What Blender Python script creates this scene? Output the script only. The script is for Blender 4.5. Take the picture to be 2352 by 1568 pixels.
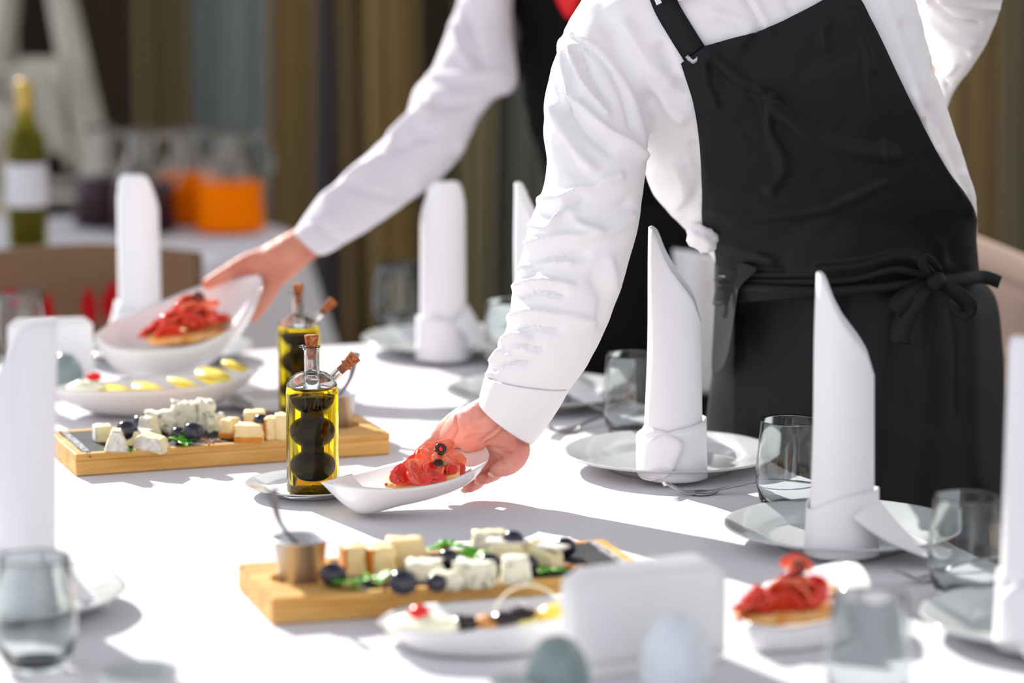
import bpy, bmesh, math, random
import numpy as np
from mathutils import Vector, Matrix, noise
from mathutils.bvhtree import BVHTree
rnd = random.Random(7)
PI = math.pi
for o in list(bpy.data.objects): bpy.data.objects.remove(o)
S = bpy.context.scene
COL = S.collection

# ---------------------------------------------------------------- camera, world, sun, exposure
FPX = 7500.0
PITCH = math.atan(1234 / FPX)
CAMZ = 1.55
cd = bpy.data.cameras.new('camera')
cam = bpy.data.objects.new('camera', cd); COL.objects.link(cam)
cam.location = (0, 0, CAMZ); cam.rotation_euler = (PI / 2 - PITCH, 0, 0)
cd.sensor_width = 36; cd.lens = FPX / 2352 * 36; cd.clip_start = .05; cd.clip_end = 100
cd.dof.use_dof = True; cd.dof.focus_distance = 3.78; cd.dof.aperture_fstop = 2.3
S.camera = cam
w = bpy.data.worlds.new('world'); S.world = w; w.use_nodes = True
bg = w.node_tree.nodes['Background']
bg.inputs[0].default_value = (.905, .915, 1.0, 1); bg.inputs[1].default_value = 1.30
sd = bpy.data.lights.new('sun', 'SUN'); sun = bpy.data.objects.new('sun', sd); COL.objects.link(sun)
SUN_DIR = Vector((.5, -.866, -math.tan(math.radians(29)))).normalized()
sun.rotation_euler = SUN_DIR.to_track_quat('-Z', 'Y').to_euler()
sun.location = (-3, 9, 5)
sd.energy = 8.0; sd.angle = math.radians(.53); sd.color = (1, .965, .92)
S.view_settings.view_transform = 'Standard'; S.view_settings.look = 'None'
S.view_settings.exposure = 0.0; S.view_settings.gamma = 1; S.view_settings.use_curve_mapping = False
S.cycles.max_bounces = 16; S.cycles.transmission_bounces = 14; S.cycles.transparent_max_bounces = 16

# ---------------------------------------------------------------- geometry helpers
cP, sP = math.cos(PITCH), math.sin(PITCH)
def ray(px, py):
    x = (px - 1176) / FPX; y = -(py - 784) / FPX
    return Vector((x, cP + y * sP, -sP + y * cP))
def at_z(px, py, z=.75):
    d = ray(px, py); t = (z - CAMZ) / d.z
    return Vector((d.x * t, d.y * t, z))
def at_y(px, py, Y):
    d = ray(px, py); t = Y / d.y
    return Vector((d.x * t, Y, CAMZ + d.z * t))
def project(co):
    co = np.asarray(co); y = co[:, 1]; z = co[:, 2] - CAMZ
    dep = y * cP - z * sP; up = y * sP + z * cP
    return 1176 + FPX * co[:, 0] / dep, 784 - FPX * up / dep

class MB:
    """collects verts and faces, builds one mesh object"""
    def __init__(s): s.v = []; s.f = []
    def add(s, v, f):
        n = len(s.v); s.v += [tuple(a) for a in v]; s.f += [tuple(i + n for i in q) for q in f]; return s
    def build(s, name, m, parent=None, smooth=True, solid=0, bevel=0, sub=0, loc=None):
        me = bpy.data.meshes.new(name); me.from_pydata(s.v, [], s.f); me.update()
        if smooth: me.polygons.foreach_set('use_smooth', [True] * len(me.polygons))
        me.materials.append(m)
        o = bpy.data.objects.new(name, me); COL.objects.link(o)
        if parent: o.parent = parent
        if loc is not None: o.location = loc
        if solid:
            k = o.modifiers.new('solid', 'SOLIDIFY'); k.thickness = solid; k.offset = 0
        if bevel:
            k = o.modifiers.new('bevel', 'BEVEL'); k.width = bevel; k.segments = 2; k.limit_method = 'ANGLE'
        if sub:
            k = o.modifiers.new('sub', 'SUBSURF'); k.levels = sub; k.render_levels = sub
        return o

def loft(rings, cap=True, closed=True):
    n = len(rings[0]); v = [p for r in rings for p in r]; f = []
    m = n if closed else n - 1
    for i in range(len(rings) - 1):
        for j in range(m):
            a = i * n + j; b = i * n + (j + 1) % n
            f.append((a, b, b + n, a + n))
    if cap and closed:
        f.append(tuple(range(n - 1, -1, -1))); f.append(tuple((len(rings) - 1) * n + j for j in range(n)))
    return v, f
def lathe(prof, seg=40, wave=None, cap=False):
    rings = []
    for r, z in prof:
        rings.append([((r * (1 + (wave(2 * PI * k / seg, r) if wave else 0))) * math.cos(2 * PI * k / seg),
                       (r * (1 + (wave(2 * PI * k / seg, r) if wave else 0))) * math.sin(2 * PI * k / seg), z) for k in range(seg)])
    return loft(rings, cap)
def tube(pts, rad, seg=12, flat=1.0, up=None, cap=True):
    pts = [Vector(p) for p in pts]
    if not isinstance(rad, (list, tuple)): rad = [rad] * len(pts)
    rings = []
    for i, p in enumerate(pts):
        t = (pts[min(i + 1, len(pts) - 1)] - pts[max(i - 1, 0)]).normalized()
        u = Vector(up) if up else (Vector((0, 0, 1)) if abs(t.z) < .9 else Vector((1, 0, 0)))
        a = t.cross(u).normalized(); b = t.cross(a).normalized()
        rings.append([p + a * rad[i] * math.cos(2 * PI * k / seg) + b * rad[i] * flat * math.sin(2 * PI * k / seg) for k in range(seg)])
    return loft(rings, cap)
def box(cx, cy, cz, sx, sy, sz, rz=0, tilt=None):
    M = Matrix.Rotation(rz, 3, 'Z')
    if tilt is not None: M = M @ tilt
    v = [Vector((cx, cy, cz)) + M @ Vector((x * sx / 2, y * sy / 2, z * sz / 2)) for x in (-1, 1) for y in (-1, 1) for z in (-1, 1)]
    return v, [(0, 1, 3, 2), (4, 6, 7, 5), (0, 4, 5, 1), (2, 3, 7, 6), (0, 2, 6, 4), (1, 5, 7, 3)]
def ico(r, sub=3):
    bm = bmesh.new(); bmesh.ops.create_icosphere(bm, subdivisions=sub, radius=r)
    v = [x.co.copy() for x in bm.verts]; f = [tuple(q.index for q in p.verts) for p in bm.faces]; bm.free(); return v, f
def blob(c, size, rot=(0, 0, 0), amp=.15, freq=2., seed=0, sub=3):
    from mathutils import Euler
    v, f = ico(1, sub); R = Euler(rot).to_matrix(); out = []
    for p in v:
        n = noise.noise(p * freq + Vector((seed * 3.1, seed * 1.7, 5.3)))
        n2 = noise.noise(p * freq * 2.7 + Vector((seed * 1.1, 9, seed)))
        q = p * (1 + amp * n + amp * .5 * n2)
        out.append(R @ Vector((q.x * size[0], q.y * size[1], q.z * size[2])) + Vector(c))
    return out, f
def chunk(c, size, rz=0, taper=1., wedge=0., amp=.06, seed=0, n=7, tilt=0):
    """lumpy rounded block with n x n faces per side, base at c"""
    bm = bmesh.new(); bmesh.ops.create_cube(bm, size=2)
    bmesh.ops.subdivide_edges(bm, edges=bm.edges, cuts=n, use_grid_fill=True)
    R = Matrix.Rotation(rz, 3, 'Z') @ Matrix.Rotation(tilt, 3, 'Y'); v = []
    for q in bm.verts:
        p = q.co.copy(); m = max(abs(p.x), abs(p.y), abs(p.z)); l = p.length
        p = p * (.86 + .14 * (1.25 * m / l if l else 1))
        s = noise.noise(p * 1.7 + Vector((seed * 2.3, 1, seed))) * amp * 2 + noise.noise(p * 5 + Vector((seed, 4, 2))) * amp
        p = p * (1 + s); h = (p.z + 1) / 2
        x = p.x * (1 - (1 - taper) * h); y = p.y * (1 - wedge * (p.x + 1) / 2)
        t = R @ Vector((x * size[0] / 2, y * size[1] / 2, p.z * size[2] / 2))
        v.append(t + Vector((c[0], c[1], c[2] + size[2] * .5)))
    f = [tuple(x.index for x in p.verts) for p in bm.faces]; bm.free()
    return v, f
def catmull(P, t):
    """P list of Vectors/floats, t in [0,1]"""
    n = len(P) - 1; x = min(max(t, 0), 1) * n; i = min(int(x), n - 1); u = x - i
    p0 = P[max(i - 1, 0)]; p1 = P[i]; p2 = P[i + 1]; p3 = P[min(i + 2, n)]
    return .5 * ((2 * p1) + (p2 - p0) * u + (2 * p0 - 5 * p1 + 4 * p2 - p3) * u * u + (3 * p1 - p0 - 3 * p2 + p3) * u ** 3)

def empty(name, loc, label=None, cat=None, group=None, rz=0, kind=None):
    o = bpy.data.objects.new(name, None); COL.objects.link(o); o.location = loc; o.rotation_euler = (0, 0, rz)
    o.empty_display_size = .05
    return tag(o, label, cat, group, kind)
def tag(o, label=None, cat=None, group=None, kind=None):
    if label: o['label'] = label
    if cat: o['category'] = cat
    if group: o['group'] = group
    if kind: o['kind'] = kind
    return o
def dup(root, loc, rz=0, scale=1, label=None, group=None):
    r = root.copy(); COL.objects.link(r); r.location = loc; r.rotation_euler = (0, 0, rz); r.scale = (scale,) * 3
    if label: r['label'] = label
    if group: r['group'] = group
    for ch in list(root.children):
        c = ch.copy(); COL.objects.link(c); c.parent = r
        for g in list(ch.children):
            d = g.copy(); COL.objects.link(d); d.parent = c
    return r

# ---------------------------------------------------------------- materials
def L(c): return tuple((x / 255 / 12.92 if x / 255 <= .04045 else ((x / 255 + .055) / 1.055) ** 2.4) for x in c)
def mat(name, col, rough=.5, spec=.5, metal=0, trans=0, ior=1.45, bump=0, bscale=40, var=0, vscale=8, col2=None,
        sss=0, coat=0, sheen=0, stretch=None, sss_col=None, ramp=(.35, .65), weave=0):
    m = bpy.data.materials.new(name); m.use_nodes = True; nt = m.node_tree; b = nt.nodes['Principled BSDF']
    b.inputs['Base Color'].default_value = (*col, 1); b.inputs['Roughness'].default_value = rough
    b.inputs['Specular IOR Level'].default_value = spec; b.inputs['Metallic'].default_value = metal
    b.inputs['Transmission Weight'].default_value = trans; b.inputs['IOR'].default_value = ior
    b.inputs['Coat Weight'].default_value = coat; b.inputs['Sheen Weight'].default_value = sheen
    if sss:
        b.inputs['Subsurface Weight'].default_value = sss
        b.inputs['Subsurface Radius'].default_value = sss_col or (.01, .004, .002); b.inputs['Subsurface Scale'].default_value = 1
    tc = nt.nodes.new('ShaderNodeTexCoord'); mp = nt.nodes.new('ShaderNodeMapping')
    if stretch: mp.inputs['Scale'].default_value = stretch
    nt.links.new(tc.outputs['Object'], mp.inputs[0])
    if col2 is not None:
        n = nt.nodes.new('ShaderNodeTexNoise'); n.inputs['Scale'].default_value = vscale; n.inputs['Detail'].default_value = 6
        n.inputs['Roughness'].default_value = .6
        nt.links.new(mp.outputs[0], n.inputs['Vector'])
        r = nt.nodes.new('ShaderNodeValToRGB'); r.color_ramp.elements[0].position = ramp[0]; r.color_ramp.elements[1].position = ramp[1]
        r.color_ramp.elements[0].color = (*col, 1); r.color_ramp.elements[1].color = (*col2, 1)
        nt.links.new(n.outputs[0], r.inputs[0]); nt.links.new(r.outputs[0], b.inputs['Base Color'])
    if bump:
        n = nt.nodes.new('ShaderNodeTexNoise'); n.inputs['Scale'].default_value = bscale; n.inputs['Detail'].default_value = 5
        nt.links.new(mp.outputs[0], n.inputs['Vector'])
        k = nt.nodes.new('ShaderNodeBump'); k.inputs['Strength'].default_value = bump; k.inputs['Distance'].default_value = .002
        nt.links.new(n.outputs[0], k.inputs['Height']); nt.links.new(k.outputs[0], b.inputs['Normal'])
    return m
M = {}
M['cloth'] = mat('table linen', (.69, .68, .71), .85, .2, bump=.15, bscale=300, sheen=.1)
M['napkin'] = mat('damask napkin', (.84, .84, .86), .8, .25, bump=.35, bscale=45, sheen=.15)
M['paper'] = mat('paper napkin', (.86, .86, .86), .9, .1, bump=.2, bscale=120)
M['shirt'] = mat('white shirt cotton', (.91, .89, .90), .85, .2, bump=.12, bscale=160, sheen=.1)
M['shirt_shaded'] = mat('white shirt cotton shaded waiter', (.74, .71, .76), .85, .2, bump=.1, bscale=120)  # white shirt darkened in its base colour to stand for shade
M['apron'] = mat('charcoal apron twill', (.0105, .0105, .0125), .62, .25, bump=.2, bscale=220)
M['vest'] = mat('black waistcoat wool', (.007, .006, .006), .9, .15)
M['trouser'] = mat('black trouser wool', (.01, .01, .012), .9, .2)
M['shoe'] = mat('black shoe leather', (.01, .01, .01), .3, .5)
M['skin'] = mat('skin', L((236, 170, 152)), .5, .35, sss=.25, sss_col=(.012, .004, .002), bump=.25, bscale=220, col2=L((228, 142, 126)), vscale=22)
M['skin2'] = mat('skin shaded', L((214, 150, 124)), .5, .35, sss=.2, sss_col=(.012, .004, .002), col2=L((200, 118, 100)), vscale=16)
M['nail'] = mat('fingernail', L((240, 190, 175)), .25, .5)
M['hair'] = mat('dark hair', (.02, .012, .008), .5, .4, bump=.8, bscale=200, stretch=(1, 1, .1))
M['eye'] = mat('eye white', (.8, .8, .78), .2, .5)
M['iris'] = mat('iris', (.05, .03, .02), .2, .5)
M['lip'] = mat('lip', L((200, 110, 100)), .4, .4)
M['red'] = mat('red silk', (.75, .005, .01), .45, .5)
M['porcelain'] = mat('white porcelain', (.56, .59, .59), .12, .55, coat=.4)
M['porcelain2'] = mat('warm white porcelain', (.84, .83, .83), .15, .5, coat=.3)
M['greyglaze'] = mat('grey green glaze', (.22, .29, .28), .2, .5, coat=.3)
M['blueglaze'] = mat('pale blue white glaze', (.70, .75, .79), .25, .5, coat=.2)
M['wood'] = mat('oiled oak', L((228, 182, 108)), .5, .35, col2=L((200, 144, 66)), vscale=14, stretch=(.5, 4, 6), bump=.12, bscale=30)
M['wood_end'] = mat('oak end grain', L((206, 158, 108)), .6, .3, col2=L((170, 118, 70)), vscale=40)
M['slate'] = mat('black slate', (.016, .019, .023), .6, .2, col2=(.035, .04, .046), vscale=30, bump=.5, bscale=60)
M['slate_edge'] = mat('chipped slate edge', (.10, .10, .11), .8, .3, col2=(.5, .5, .52), vscale=160, bump=1, bscale=120)
M['hard'] = mat('hard yellow cheese', L((250, 226, 172)), .55, .35, col2=L((244, 214, 150)), vscale=60, sss=.15, sss_col=(.006, .004, .002))
M['rind'] = mat('orange cheese rind', L((226, 150, 50)), .5, .35, col2=L((206, 124, 30)), vscale=60)
M['blue'] = mat('blue veined cheese', L((238, 234, 212)), .6, .3, col2=L((96, 116, 104)), vscale=90, bump=1, bscale=130, ramp=(.56, .68))
M['brie'] = mat('brie paste', L((246, 236, 196)), .5, .35, col2=L((238, 226, 178)), vscale=30, sss=.15, sss_col=(.006, .004, .002))
M['brie_rind'] = mat('white brie rind', L((240, 236, 228)), .85, .2, col2=L((206, 198, 186)), vscale=120, bump=.6, bscale=200)
M['grape'] = mat('dark grape skin', (.006, .006, .014), .16, .5, col2=(.022, .024, .045), vscale=60, coat=.3)
M['olive'] = mat('black olive flesh', (.022, .013, .012), .2, .5)
M['pimento'] = mat('red pepper paste', (.80, .015, .01), .25, .5)
M['mint'] = mat('mint leaf', L((112, 192, 30)), .35, .4, col2=L((44, 130, 24)), vscale=60, bump=1, bscale=160, sss=.1)
M['nut'] = mat('walnut crumb', L((220, 160, 90)), .6, .3, col2=L((160, 92, 44)), vscale=150)
M['tomato'] = mat('tomato flesh', (.80, .07, .02), .14, .6, col2=(.66, .010, .006), vscale=55, bump=.7, bscale=90, sss=.2, sss_col=(.008, .002, .001), coat=.5)
M['tomato2'] = mat('pale tomato flesh', (.93, .24, .11), .14, .6, col2=(.88, .09, .035), vscale=60, bump=.7, bscale=110, sss=.2, sss_col=(.008, .003, .002), coat=.5)
M['bread'] = mat('toasted bread', L((228, 150, 68)), .7, .2, col2=L((246, 206, 140)), vscale=70, bump=1, bscale=150)
M['lemon'] = mat('lemon flesh', L((246, 206, 30)), .35, .4, col2=L((236, 222, 120)), vscale=70, sss=.1)
M['cream'] = mat('whipped cream cheese', L((244, 242, 214)), .5, .4, bump=.4, bscale=60)
M['leafgreen'] = mat('herb garnish', L((120, 140, 60)), .5, .4)
M['cork'] = mat('cork', L((196, 122, 74)), .85, .2, col2=L((120, 58, 30)), vscale=220, bump=1, bscale=260)
M['steel'] = mat('stainless steel', (.42, .42, .43), .32, .5, metal=1)
M['cup_steel'] = mat('brushed steel cup', (.55, .55, .56), .42, .5, metal=1)
M['spoon_steel'] = mat('dull spoon steel', (.20, .18, .185), .35, .5, metal=1)
M['gold'] = mat('gold capsule foil', L((190, 160, 80)), .35, .5, metal=.7)
M['label'] = mat('white bottle label', (.72, .72, .74), .7, .3, col2=(.6, .6, .64), vscale=20)
M['sauce'] = mat('brown honey sauce', L((150, 92, 46)), .2, .5)
M['toothpick'] = mat('pale toothpick wood', L((226, 196, 150)), .7, .2)
M['sediment'] = mat('herb sediment', (.03, .018, .004), .5, .4, col2=(.16, .10, .015), vscale=220, bump=1, bscale=200)
M['balsamic'] = mat('dark balsamic vinegar', (.006, .003, .003), .1, .15)
M['chair'] = mat('brown chair fabric', L((116, 90, 70)), .9, .1, bump=.3, bscale=120)
M['chair2'] = mat('beige chair fabric', L((224, 196, 176)), .9, .1, bump=.3, bscale=120)
M['chairbrown'] = mat('chair brown trim', L((120, 70, 50)), .8, .2)
M['chairtan'] = mat('chair tan trim', L((170, 140, 105)), .8, .2)
M['redprint'] = mat('red printed motif', (.30, .006, .008), .9, .1)
M['darkwood'] = mat('dark stained wood', (.03, .018, .012), .4, .4)
M['cream_paint'] = mat('cream painted wood', L((205, 200, 186)), .7, .3, col2=L((180, 176, 160)), vscale=6)
M['floor'] = mat('brown parquet', (.035, .024, .016), .35, .4, col2=(.06, .04, .025), vscale=6, stretch=(1, 8, 1))
M['wall_r'] = mat('cream plaster', (.72, .70, .66), .9, .1)
M['ceil'] = mat('white ceiling', (.6, .6, .6), .9, .1)
M['wall'] = mat('brown plaster', (.05, .042, .032), .9, .2, col2=(.06, .05, .036), vscale=3)
M['winepane'] = mat('window pane blue grey', (.16, .19, .21), .1, .5)
def glass(name, col=(1, 1, 1), ior=1.45, rough=0, spec=.5):
    m = bpy.data.materials.new(name); m.use_nodes = True; b = m.node_tree.nodes['Principled BSDF']
    b.inputs['Base Color'].default_value = (*col, 1); b.inputs['Roughness'].default_value = rough
    b.inputs['Transmission Weight'].default_value = 1; b.inputs['IOR'].default_value = ior
    b.inputs['Specular IOR Level'].default_value = spec
    return m
M['cruet_glass'] = glass('thin cruet glass', (.98, .99, .98), 1.45, 0, .25)
M['glass'] = glass('clear glass', (.97, .985, .98))
M['tumbler'] = glass('smoky tumbler glass', (.81, .845, .84), 1.42)
M['oil'] = glass('olive oil', (1.0, .76, .004), 1.30, 0, .15)
M['bottleglass'] = glass('green bottle glass', (.70, .68, .16), 1.2)
M['whitewine'] = mat('white wine', L((150, 140, 40)), .1, .5, trans=.5, ior=1.2)
M['orange'] = mat('orange juice', (1.0, .21, .0), .8, .05)
M['berry'] = mat('dark berry juice', (.03, .008, .016), .2, .4)

# ---------------------------------------------------------------- room
def struct(name, mb, m, smooth=False, **k):
    return tag(mb.build(name, m, smooth=smooth, **k), kind='structure')
mb = MB(); mb.add([(-3.6, -1.2, 0), (3.2, -1.2, 0), (3.2, 9.0, 0), (-3.6, 9.0, 0), (-3.6, -1.2, -.05), (3.2, -1.2, -.05), (3.2, 9, -.05), (-3.6, 9, -.05)],
                  [(0, 1, 2, 3), (7, 6, 5, 4), (0, 4, 5, 1), (1, 5, 6, 2), (2, 6, 7, 3), (3, 7, 4, 0)])
struct('floor', mb, M['floor'])
mb = MB().add(*box(-.2, 9.05, 1.4, 6.8, .1, 2.8)); struct('wall_back', mb, M['wall'])
mb = MB().add(*box(-.2, 3.9, 4.75, 6.9, 10.2, .1)); struct('shade_ceiling', mb, M['ceil'])  # added out of view to block light from above, deepening table shade
mb = MB().add(*box(3.25, 3.9, 1.4, .1, 10.2, 2.8)); struct('wall_right', mb, M['wall_r'])  # unseen wall, its cream colour picked to bounce fill onto the shirt
mb = MB().add(*box(-.2, 8.985, .06, 6.8, .03, .12)); struct('baseboard_back', mb, M['darkwood'])
# window behind the curtains, its dim daylight painted into the blue grey panes
wf = MB()
for x in (-1.05, -.28, .02): wf.add(*box(x, 8.97, 1.35, .04, .06, 2.1))
for z in (.32, .86, 2.4): wf.add(*box(-.515, 8.97, z, 1.1, .06, .04))
win = struct('window_1', wf, M['darkwood'])
MB().add(*box(-.66, 8.985, 1.35, .74, .01, 2.1)).build('window_pane', M['winepane'], win, smooth=False)
MB().add(*box(-.13, 8.985, 1.35, .28, .01, 2.1)).build('window_pane', M['winepane'], win, smooth=False)
# curtain rail and curtains
rail = MB().add(*tube([(-3.2, 8.62, 2.62), (3.1, 8.62, 2.62)], .018)).build('curtain_rail', M['darkwood'])
tag(rail, 'dark curtain rail along the back wall carrying the drapes', 'rail')
for x in (-3.1, -1.5, 0, 1.5, 3.0): MB().add(*box(x, 8.81, 2.62, .02, .38, .03)).build('bracket', M['darkwood'], rail, smooth=False)
def curtain(px0, px1, Y, col, label, folds, amp=.035, ztop=2.6, seed=0):
    x0 = (px0 - 1176) / FPX * Y; x1 = (px1 - 1176) / FPX * Y
    m = mat('curtain cloth ' + str(seed), tuple(min(1, 3.3 * q) for q in L(col)), .95, .1, bump=.2, bscale=60)
    n = max(24, int((x1 - x0) * 160)); rings = []
    for k in range(15):
        z = .02 + (ztop - .02) * k / 14; row = []
        for i in range(n + 1):
            t = i / n; sway = .01 * math.sin(z * 2 + seed)
            row.append((x0 + (x1 - x0) * t + sway, Y + amp * math.sin(2 * PI * folds * t + seed + .3 * math.sin(z * 1.7)) + .3 * amp * math.sin(2 * PI * folds * 2.3 * t + seed * 2), z))
        rings.append(row)
    v, f = loft(rings, False, False); o = MB().add(v, f).build('curtain', m, solid=.004)
    return tag(o, label, 'curtain')
curtain(-400, 30, 8.45, (140, 136, 124), 'pale greyish curtain at the far left edge of the back wall', 5, seed=1)
curtain(150, 340, 8.6, (50, 42, 34), 'darkest brown curtain just right of the cream stand', 4, seed=2)
curtain(325, 450, 8.5, (78, 68, 48), 'brown olive curtain above the berry jugs', 3, seed=3)
curtain(440, 625, 8.62, (96, 102, 100), 'grey sheer curtain above the orange juice jugs, bluish window light put into its colour', 3, .02, seed=4)  # bluish light of the window is painted into this cloth colour
curtain(615, 715, 8.48, (94, 80, 52), 'olive curtain left of the dark gap behind the reaching sleeve', 2, seed=5)
curtain(700, 775, 8.66, (70, 68, 68), 'narrow grey curtain strip between two olive curtains', 1.4, .02, seed=6)
curtain(770, 812, 8.5, (92, 78, 54), 'narrow olive curtain strip above the cuff of the reaching waiter', 1, seed=7)
curtain(805, 858, 8.62, (54, 42, 32), 'narrow dark brown curtain strip above the reaching sleeve', 1.2, .02, seed=8)
curtain(850, 965, 8.46, (98, 84, 54), 'wide olive gold curtain directly above the reaching sleeve', 2.2, seed=9)
curtain(955, 1060, 8.6, (66, 58, 48), 'dark taupe curtain behind the elbow of the reaching waiter', 2, seed=10)
curtain(1050, 1130, 8.5, (102, 96, 72), 'light olive green curtain between the napkin cones at centre', 2, seed=11)
curtain(1120, 1420, 8.6, (78, 80, 72), 'grey green curtain behind the waistcoat of the rear waiter', 4, seed=12)
curtain(1400, 2180, 8.6, (70, 62, 48), 'brown curtain hidden mostly behind the aproned waiter', 9, seed=13)
curtain(2160, 2290, 8.5, (98, 84, 58), 'olive brown curtain right of the folded back arm', 2.4, seed=14)
curtain(2280, 2700, 8.62, (88, 84, 68), 'grey olive curtain at the far right of the back wall', 5, seed=15)

# ---------------------------------------------------------------- table
U = Vector((.94, .342, 0)).normalized(); V = Vector((.342, -.94, 0)).normalized(); RZ = math.atan2(U.y, U.x)
TZ = .75
corner = Vector((-.040, 4.92, 0)) + U * .012
TW, TL = 1.28, 2.95
centre = corner - U * TW / 2 + V * TL / 2
tab = empty('dining_table', centre, 'long dining table hidden under the white tablecloth', 'table', rz=RZ)
MB().add(*box(0, 0, .725, TW - .03, TL - .03, .035)).build('tabletop', M['darkwood'], tab, smooth=False)
for sx in (-1, 1):
    for sy in (-1, 1):
        MB().add(*box(sx * (TW / 2 - .1), sy * (TL / 2 - .1), .354, .07, .07, .707)).build('leg', M['darkwood'], tab, smooth=False, bevel=.005)
def cloth_mesh(w_, l_, ztop, drop, rad=.018, corner_r=.03, flare=.05, nf=46, seed=0):
    # perimeter of a rounded rectangle, evenly stepped
    per = []
    def arc(cx, cy, a0):
        for k in range(7): per.append((cx + corner_r * math.cos(a0 + k / 6 * PI / 2), cy + corner_r * math.sin(a0 + k / 6 * PI / 2), math.cos(a0 + k / 6 * PI / 2), math.sin(a0 + k / 6 * PI / 2)))
    X, Y = w_ / 2 - corner_r, l_ / 2 - corner_r
    def line(xa, ya, xb, yb, nx, ny, n):
        for k in range(1, n): per.append((xa + (xb - xa) * k / n, ya + (yb - ya) * k / n, nx, ny))
    nl, nw = int(l_ / .018), int(w_ / .018)
    arc(X, Y, 0); line(X, Y + corner_r, -X, Y + corner_r, 0, 1, nw); arc(-X, Y, PI / 2); line(-X - corner_r, Y, -X - corner_r, -Y, -1, 0, nl)
    arc(-X, -Y, PI); line(-X, -Y - corner_r, X, -Y - corner_r, 0, -1, nw); arc(X, -Y, 1.5 * PI); line(X + corner_r, -Y, X + corner_r, Y, 1, 0, nl)
    n = len(per); rings = []
    rings.append([(p[0] * .4, p[1] * .4, ztop) for p in per])
    rings.append([(p[0] - p[2] * rad, p[1] - p[3] * rad, ztop) for p in per])
    for k in range(1, 6):
        a = k / 5 * PI / 2
        rings.append([(p[0] - p[2] * rad * (1 - math.sin(a)), p[1] - p[3] * rad * (1 - math.sin(a)), ztop - rad * (1 - math.cos(a))) for p in per])
    for k in range(1, 13):
        t = k / 12; r = []
        for i, p in enumerate(per):
            s = math.sin(2 * PI * nf * i / n + seed) + .5 * math.sin(2 * PI * nf * .37 * i / n + 1)
            off = flare * t * (.5 + .5 * s)
            r.append((p[0] + p[2] * off, p[1] + p[3] * off, ztop - rad - (drop - rad) * t))
        rings.append(r)
    rings = [[(p[0] * q, p[1] * q, ztop) for p in per] for q in (.08, .25, .45, .65, .85)] + rings[1:]
    v, f = loft(rings, False); v.append((0, 0, ztop)); f += [(len(v) - 1, (i + 1) % n, i) for i in range(n)]
    return v, f
v, f = cloth_mesh(TW, TL, .0, .42, flare=.03)
cl = MB().add(v, f).build('tablecloth', M['cloth'], smooth=True, loc=centre + Vector((0, 0, TZ)))
cl.rotation_euler = (0, 0, RZ); tag(cl, 'white linen tablecloth spread over the long dining table in front', 'tablecloth')

# ---------------------------------------------------------------- side table behind
sx0 = at_z(-350, 560).x; ez = TZ
st = empty('side_table', (-1.45, 6.05, 0), 'side table behind the chair, hidden under its white cloth', 'table')
def stadium(hx, hy, n=24):
    pts = []
    for k in range(n + 1):
        a = -PI / 2 + PI * k / n; pts.append((hx - hy + hy * math.cos(a), hy * math.sin(a)))
    for k in range(n + 1):
        a = PI / 2 + PI * k / n; pts.append((-hx + hy + hy * math.cos(a), hy * math.sin(a)))
    return pts
HX, HY = 1.06, .33
pts = stadium(HX - .02, HY - .02)
v, f = loft([[(x, y, .70) for x, y in pts], [(x, y, .742) for x, y in pts]]); MB().add(v, f).build('tabletop', M['darkwood'], st, smooth=False)
for x in (-.7, .7): MB().add(*tube([(x, 0, .02), (x, 0, .70)], .04)).add(*tube([(x, 0, 0), (x, 0, .03)], .22, 24)).build('leg', M['darkwood'], st)
pts = stadium(HX, HY, 60); rings = [[(x * .5, y * .5, .75) for x, y in pts], [(x * .985, y * .97, .75) for x, y in pts], [(x, y, .742) for x, y in pts]]
for k in range(1, 16):
    t = k / 15; r = []
    for i, (x, y) in enumerate(pts):
        s = .5 + .5 * math.sin(i * .62) + .25 * math.sin(i * .31 + 1)
        o_ = (.17 * t + .05 * t * s); cx_ = max(-HX + HY, min(HX - HY, x)); d = Vector((x - cx_, y)).normalized()
        r.append((x + d.x * o_, y + d.y * o_, .742 - .66 * t))
    rings.append(r)
v, f = loft(rings, False); v.append((0, 0, .75)); f += [(len(v) - 1, (i + 1) % len(pts), i) for i in range(len(pts))]
o = MB().add(v, f).build('tablecloth', M['cloth'], loc=st.location); tag(o, 'bluish white cloth hanging in flared folds from the side table at left', 'tablecloth')

# jugs
def jug(px, py, h, rb, fill, m, label, hy=None):
    p = at_z(px, py); r = empty('juice_jug', p, label, 'jug', 'juice jugs on the side table')
    prof = [(.001, .004), (rb * .96, .004), (rb, .012), (rb * .93, .35 * h), (rb * .74, .58 * h), (rb * .5, .74 * h), (rb * .44, .84 * h), (rb * .52, .97 * h), (rb * .56, h)]
    MB().add(*lathe(prof, 32)).build('glass_body', M['glass'], r, solid=.0018)
    li = [(rr * 1.03 if rr > .01 else rr, z + (.001 if z < .01 else 0)) for rr, z in prof if z <= fill * h]
    r0 = li[-1][0] * .99; li.append((r0, fill * h)); li.append((.001, fill * h))
    MB().add(*lathe(li, 32)).build('juice', m, r)
    hp = [(rb * .5, 0, .92 * h), (rb * .95, 0, .96 * h), (rb * 1.22, 0, .80 * h), (rb * 1.2, 0, .55 * h), (rb * .84, 0, .45 * h)]
    MB().add(*tube([catmull([Vector(q) for q in hp], i / 14) for i in range(15)], .005)).build('handle', M['glass'], r)
    return r
jug(528, 533, .195, .064, .50, M['orange'], 'brightest orange juice jug, rightmost on the side table')
jug(432, 513, .19, .058, .52, M['orange'], 'darker orange juice jug left of the brightest one')
jug(330, 533, .195, .060, .50, M['berry'], 'dark berry juice jug next to the orange jugs, behind the tall napkin')
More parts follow.
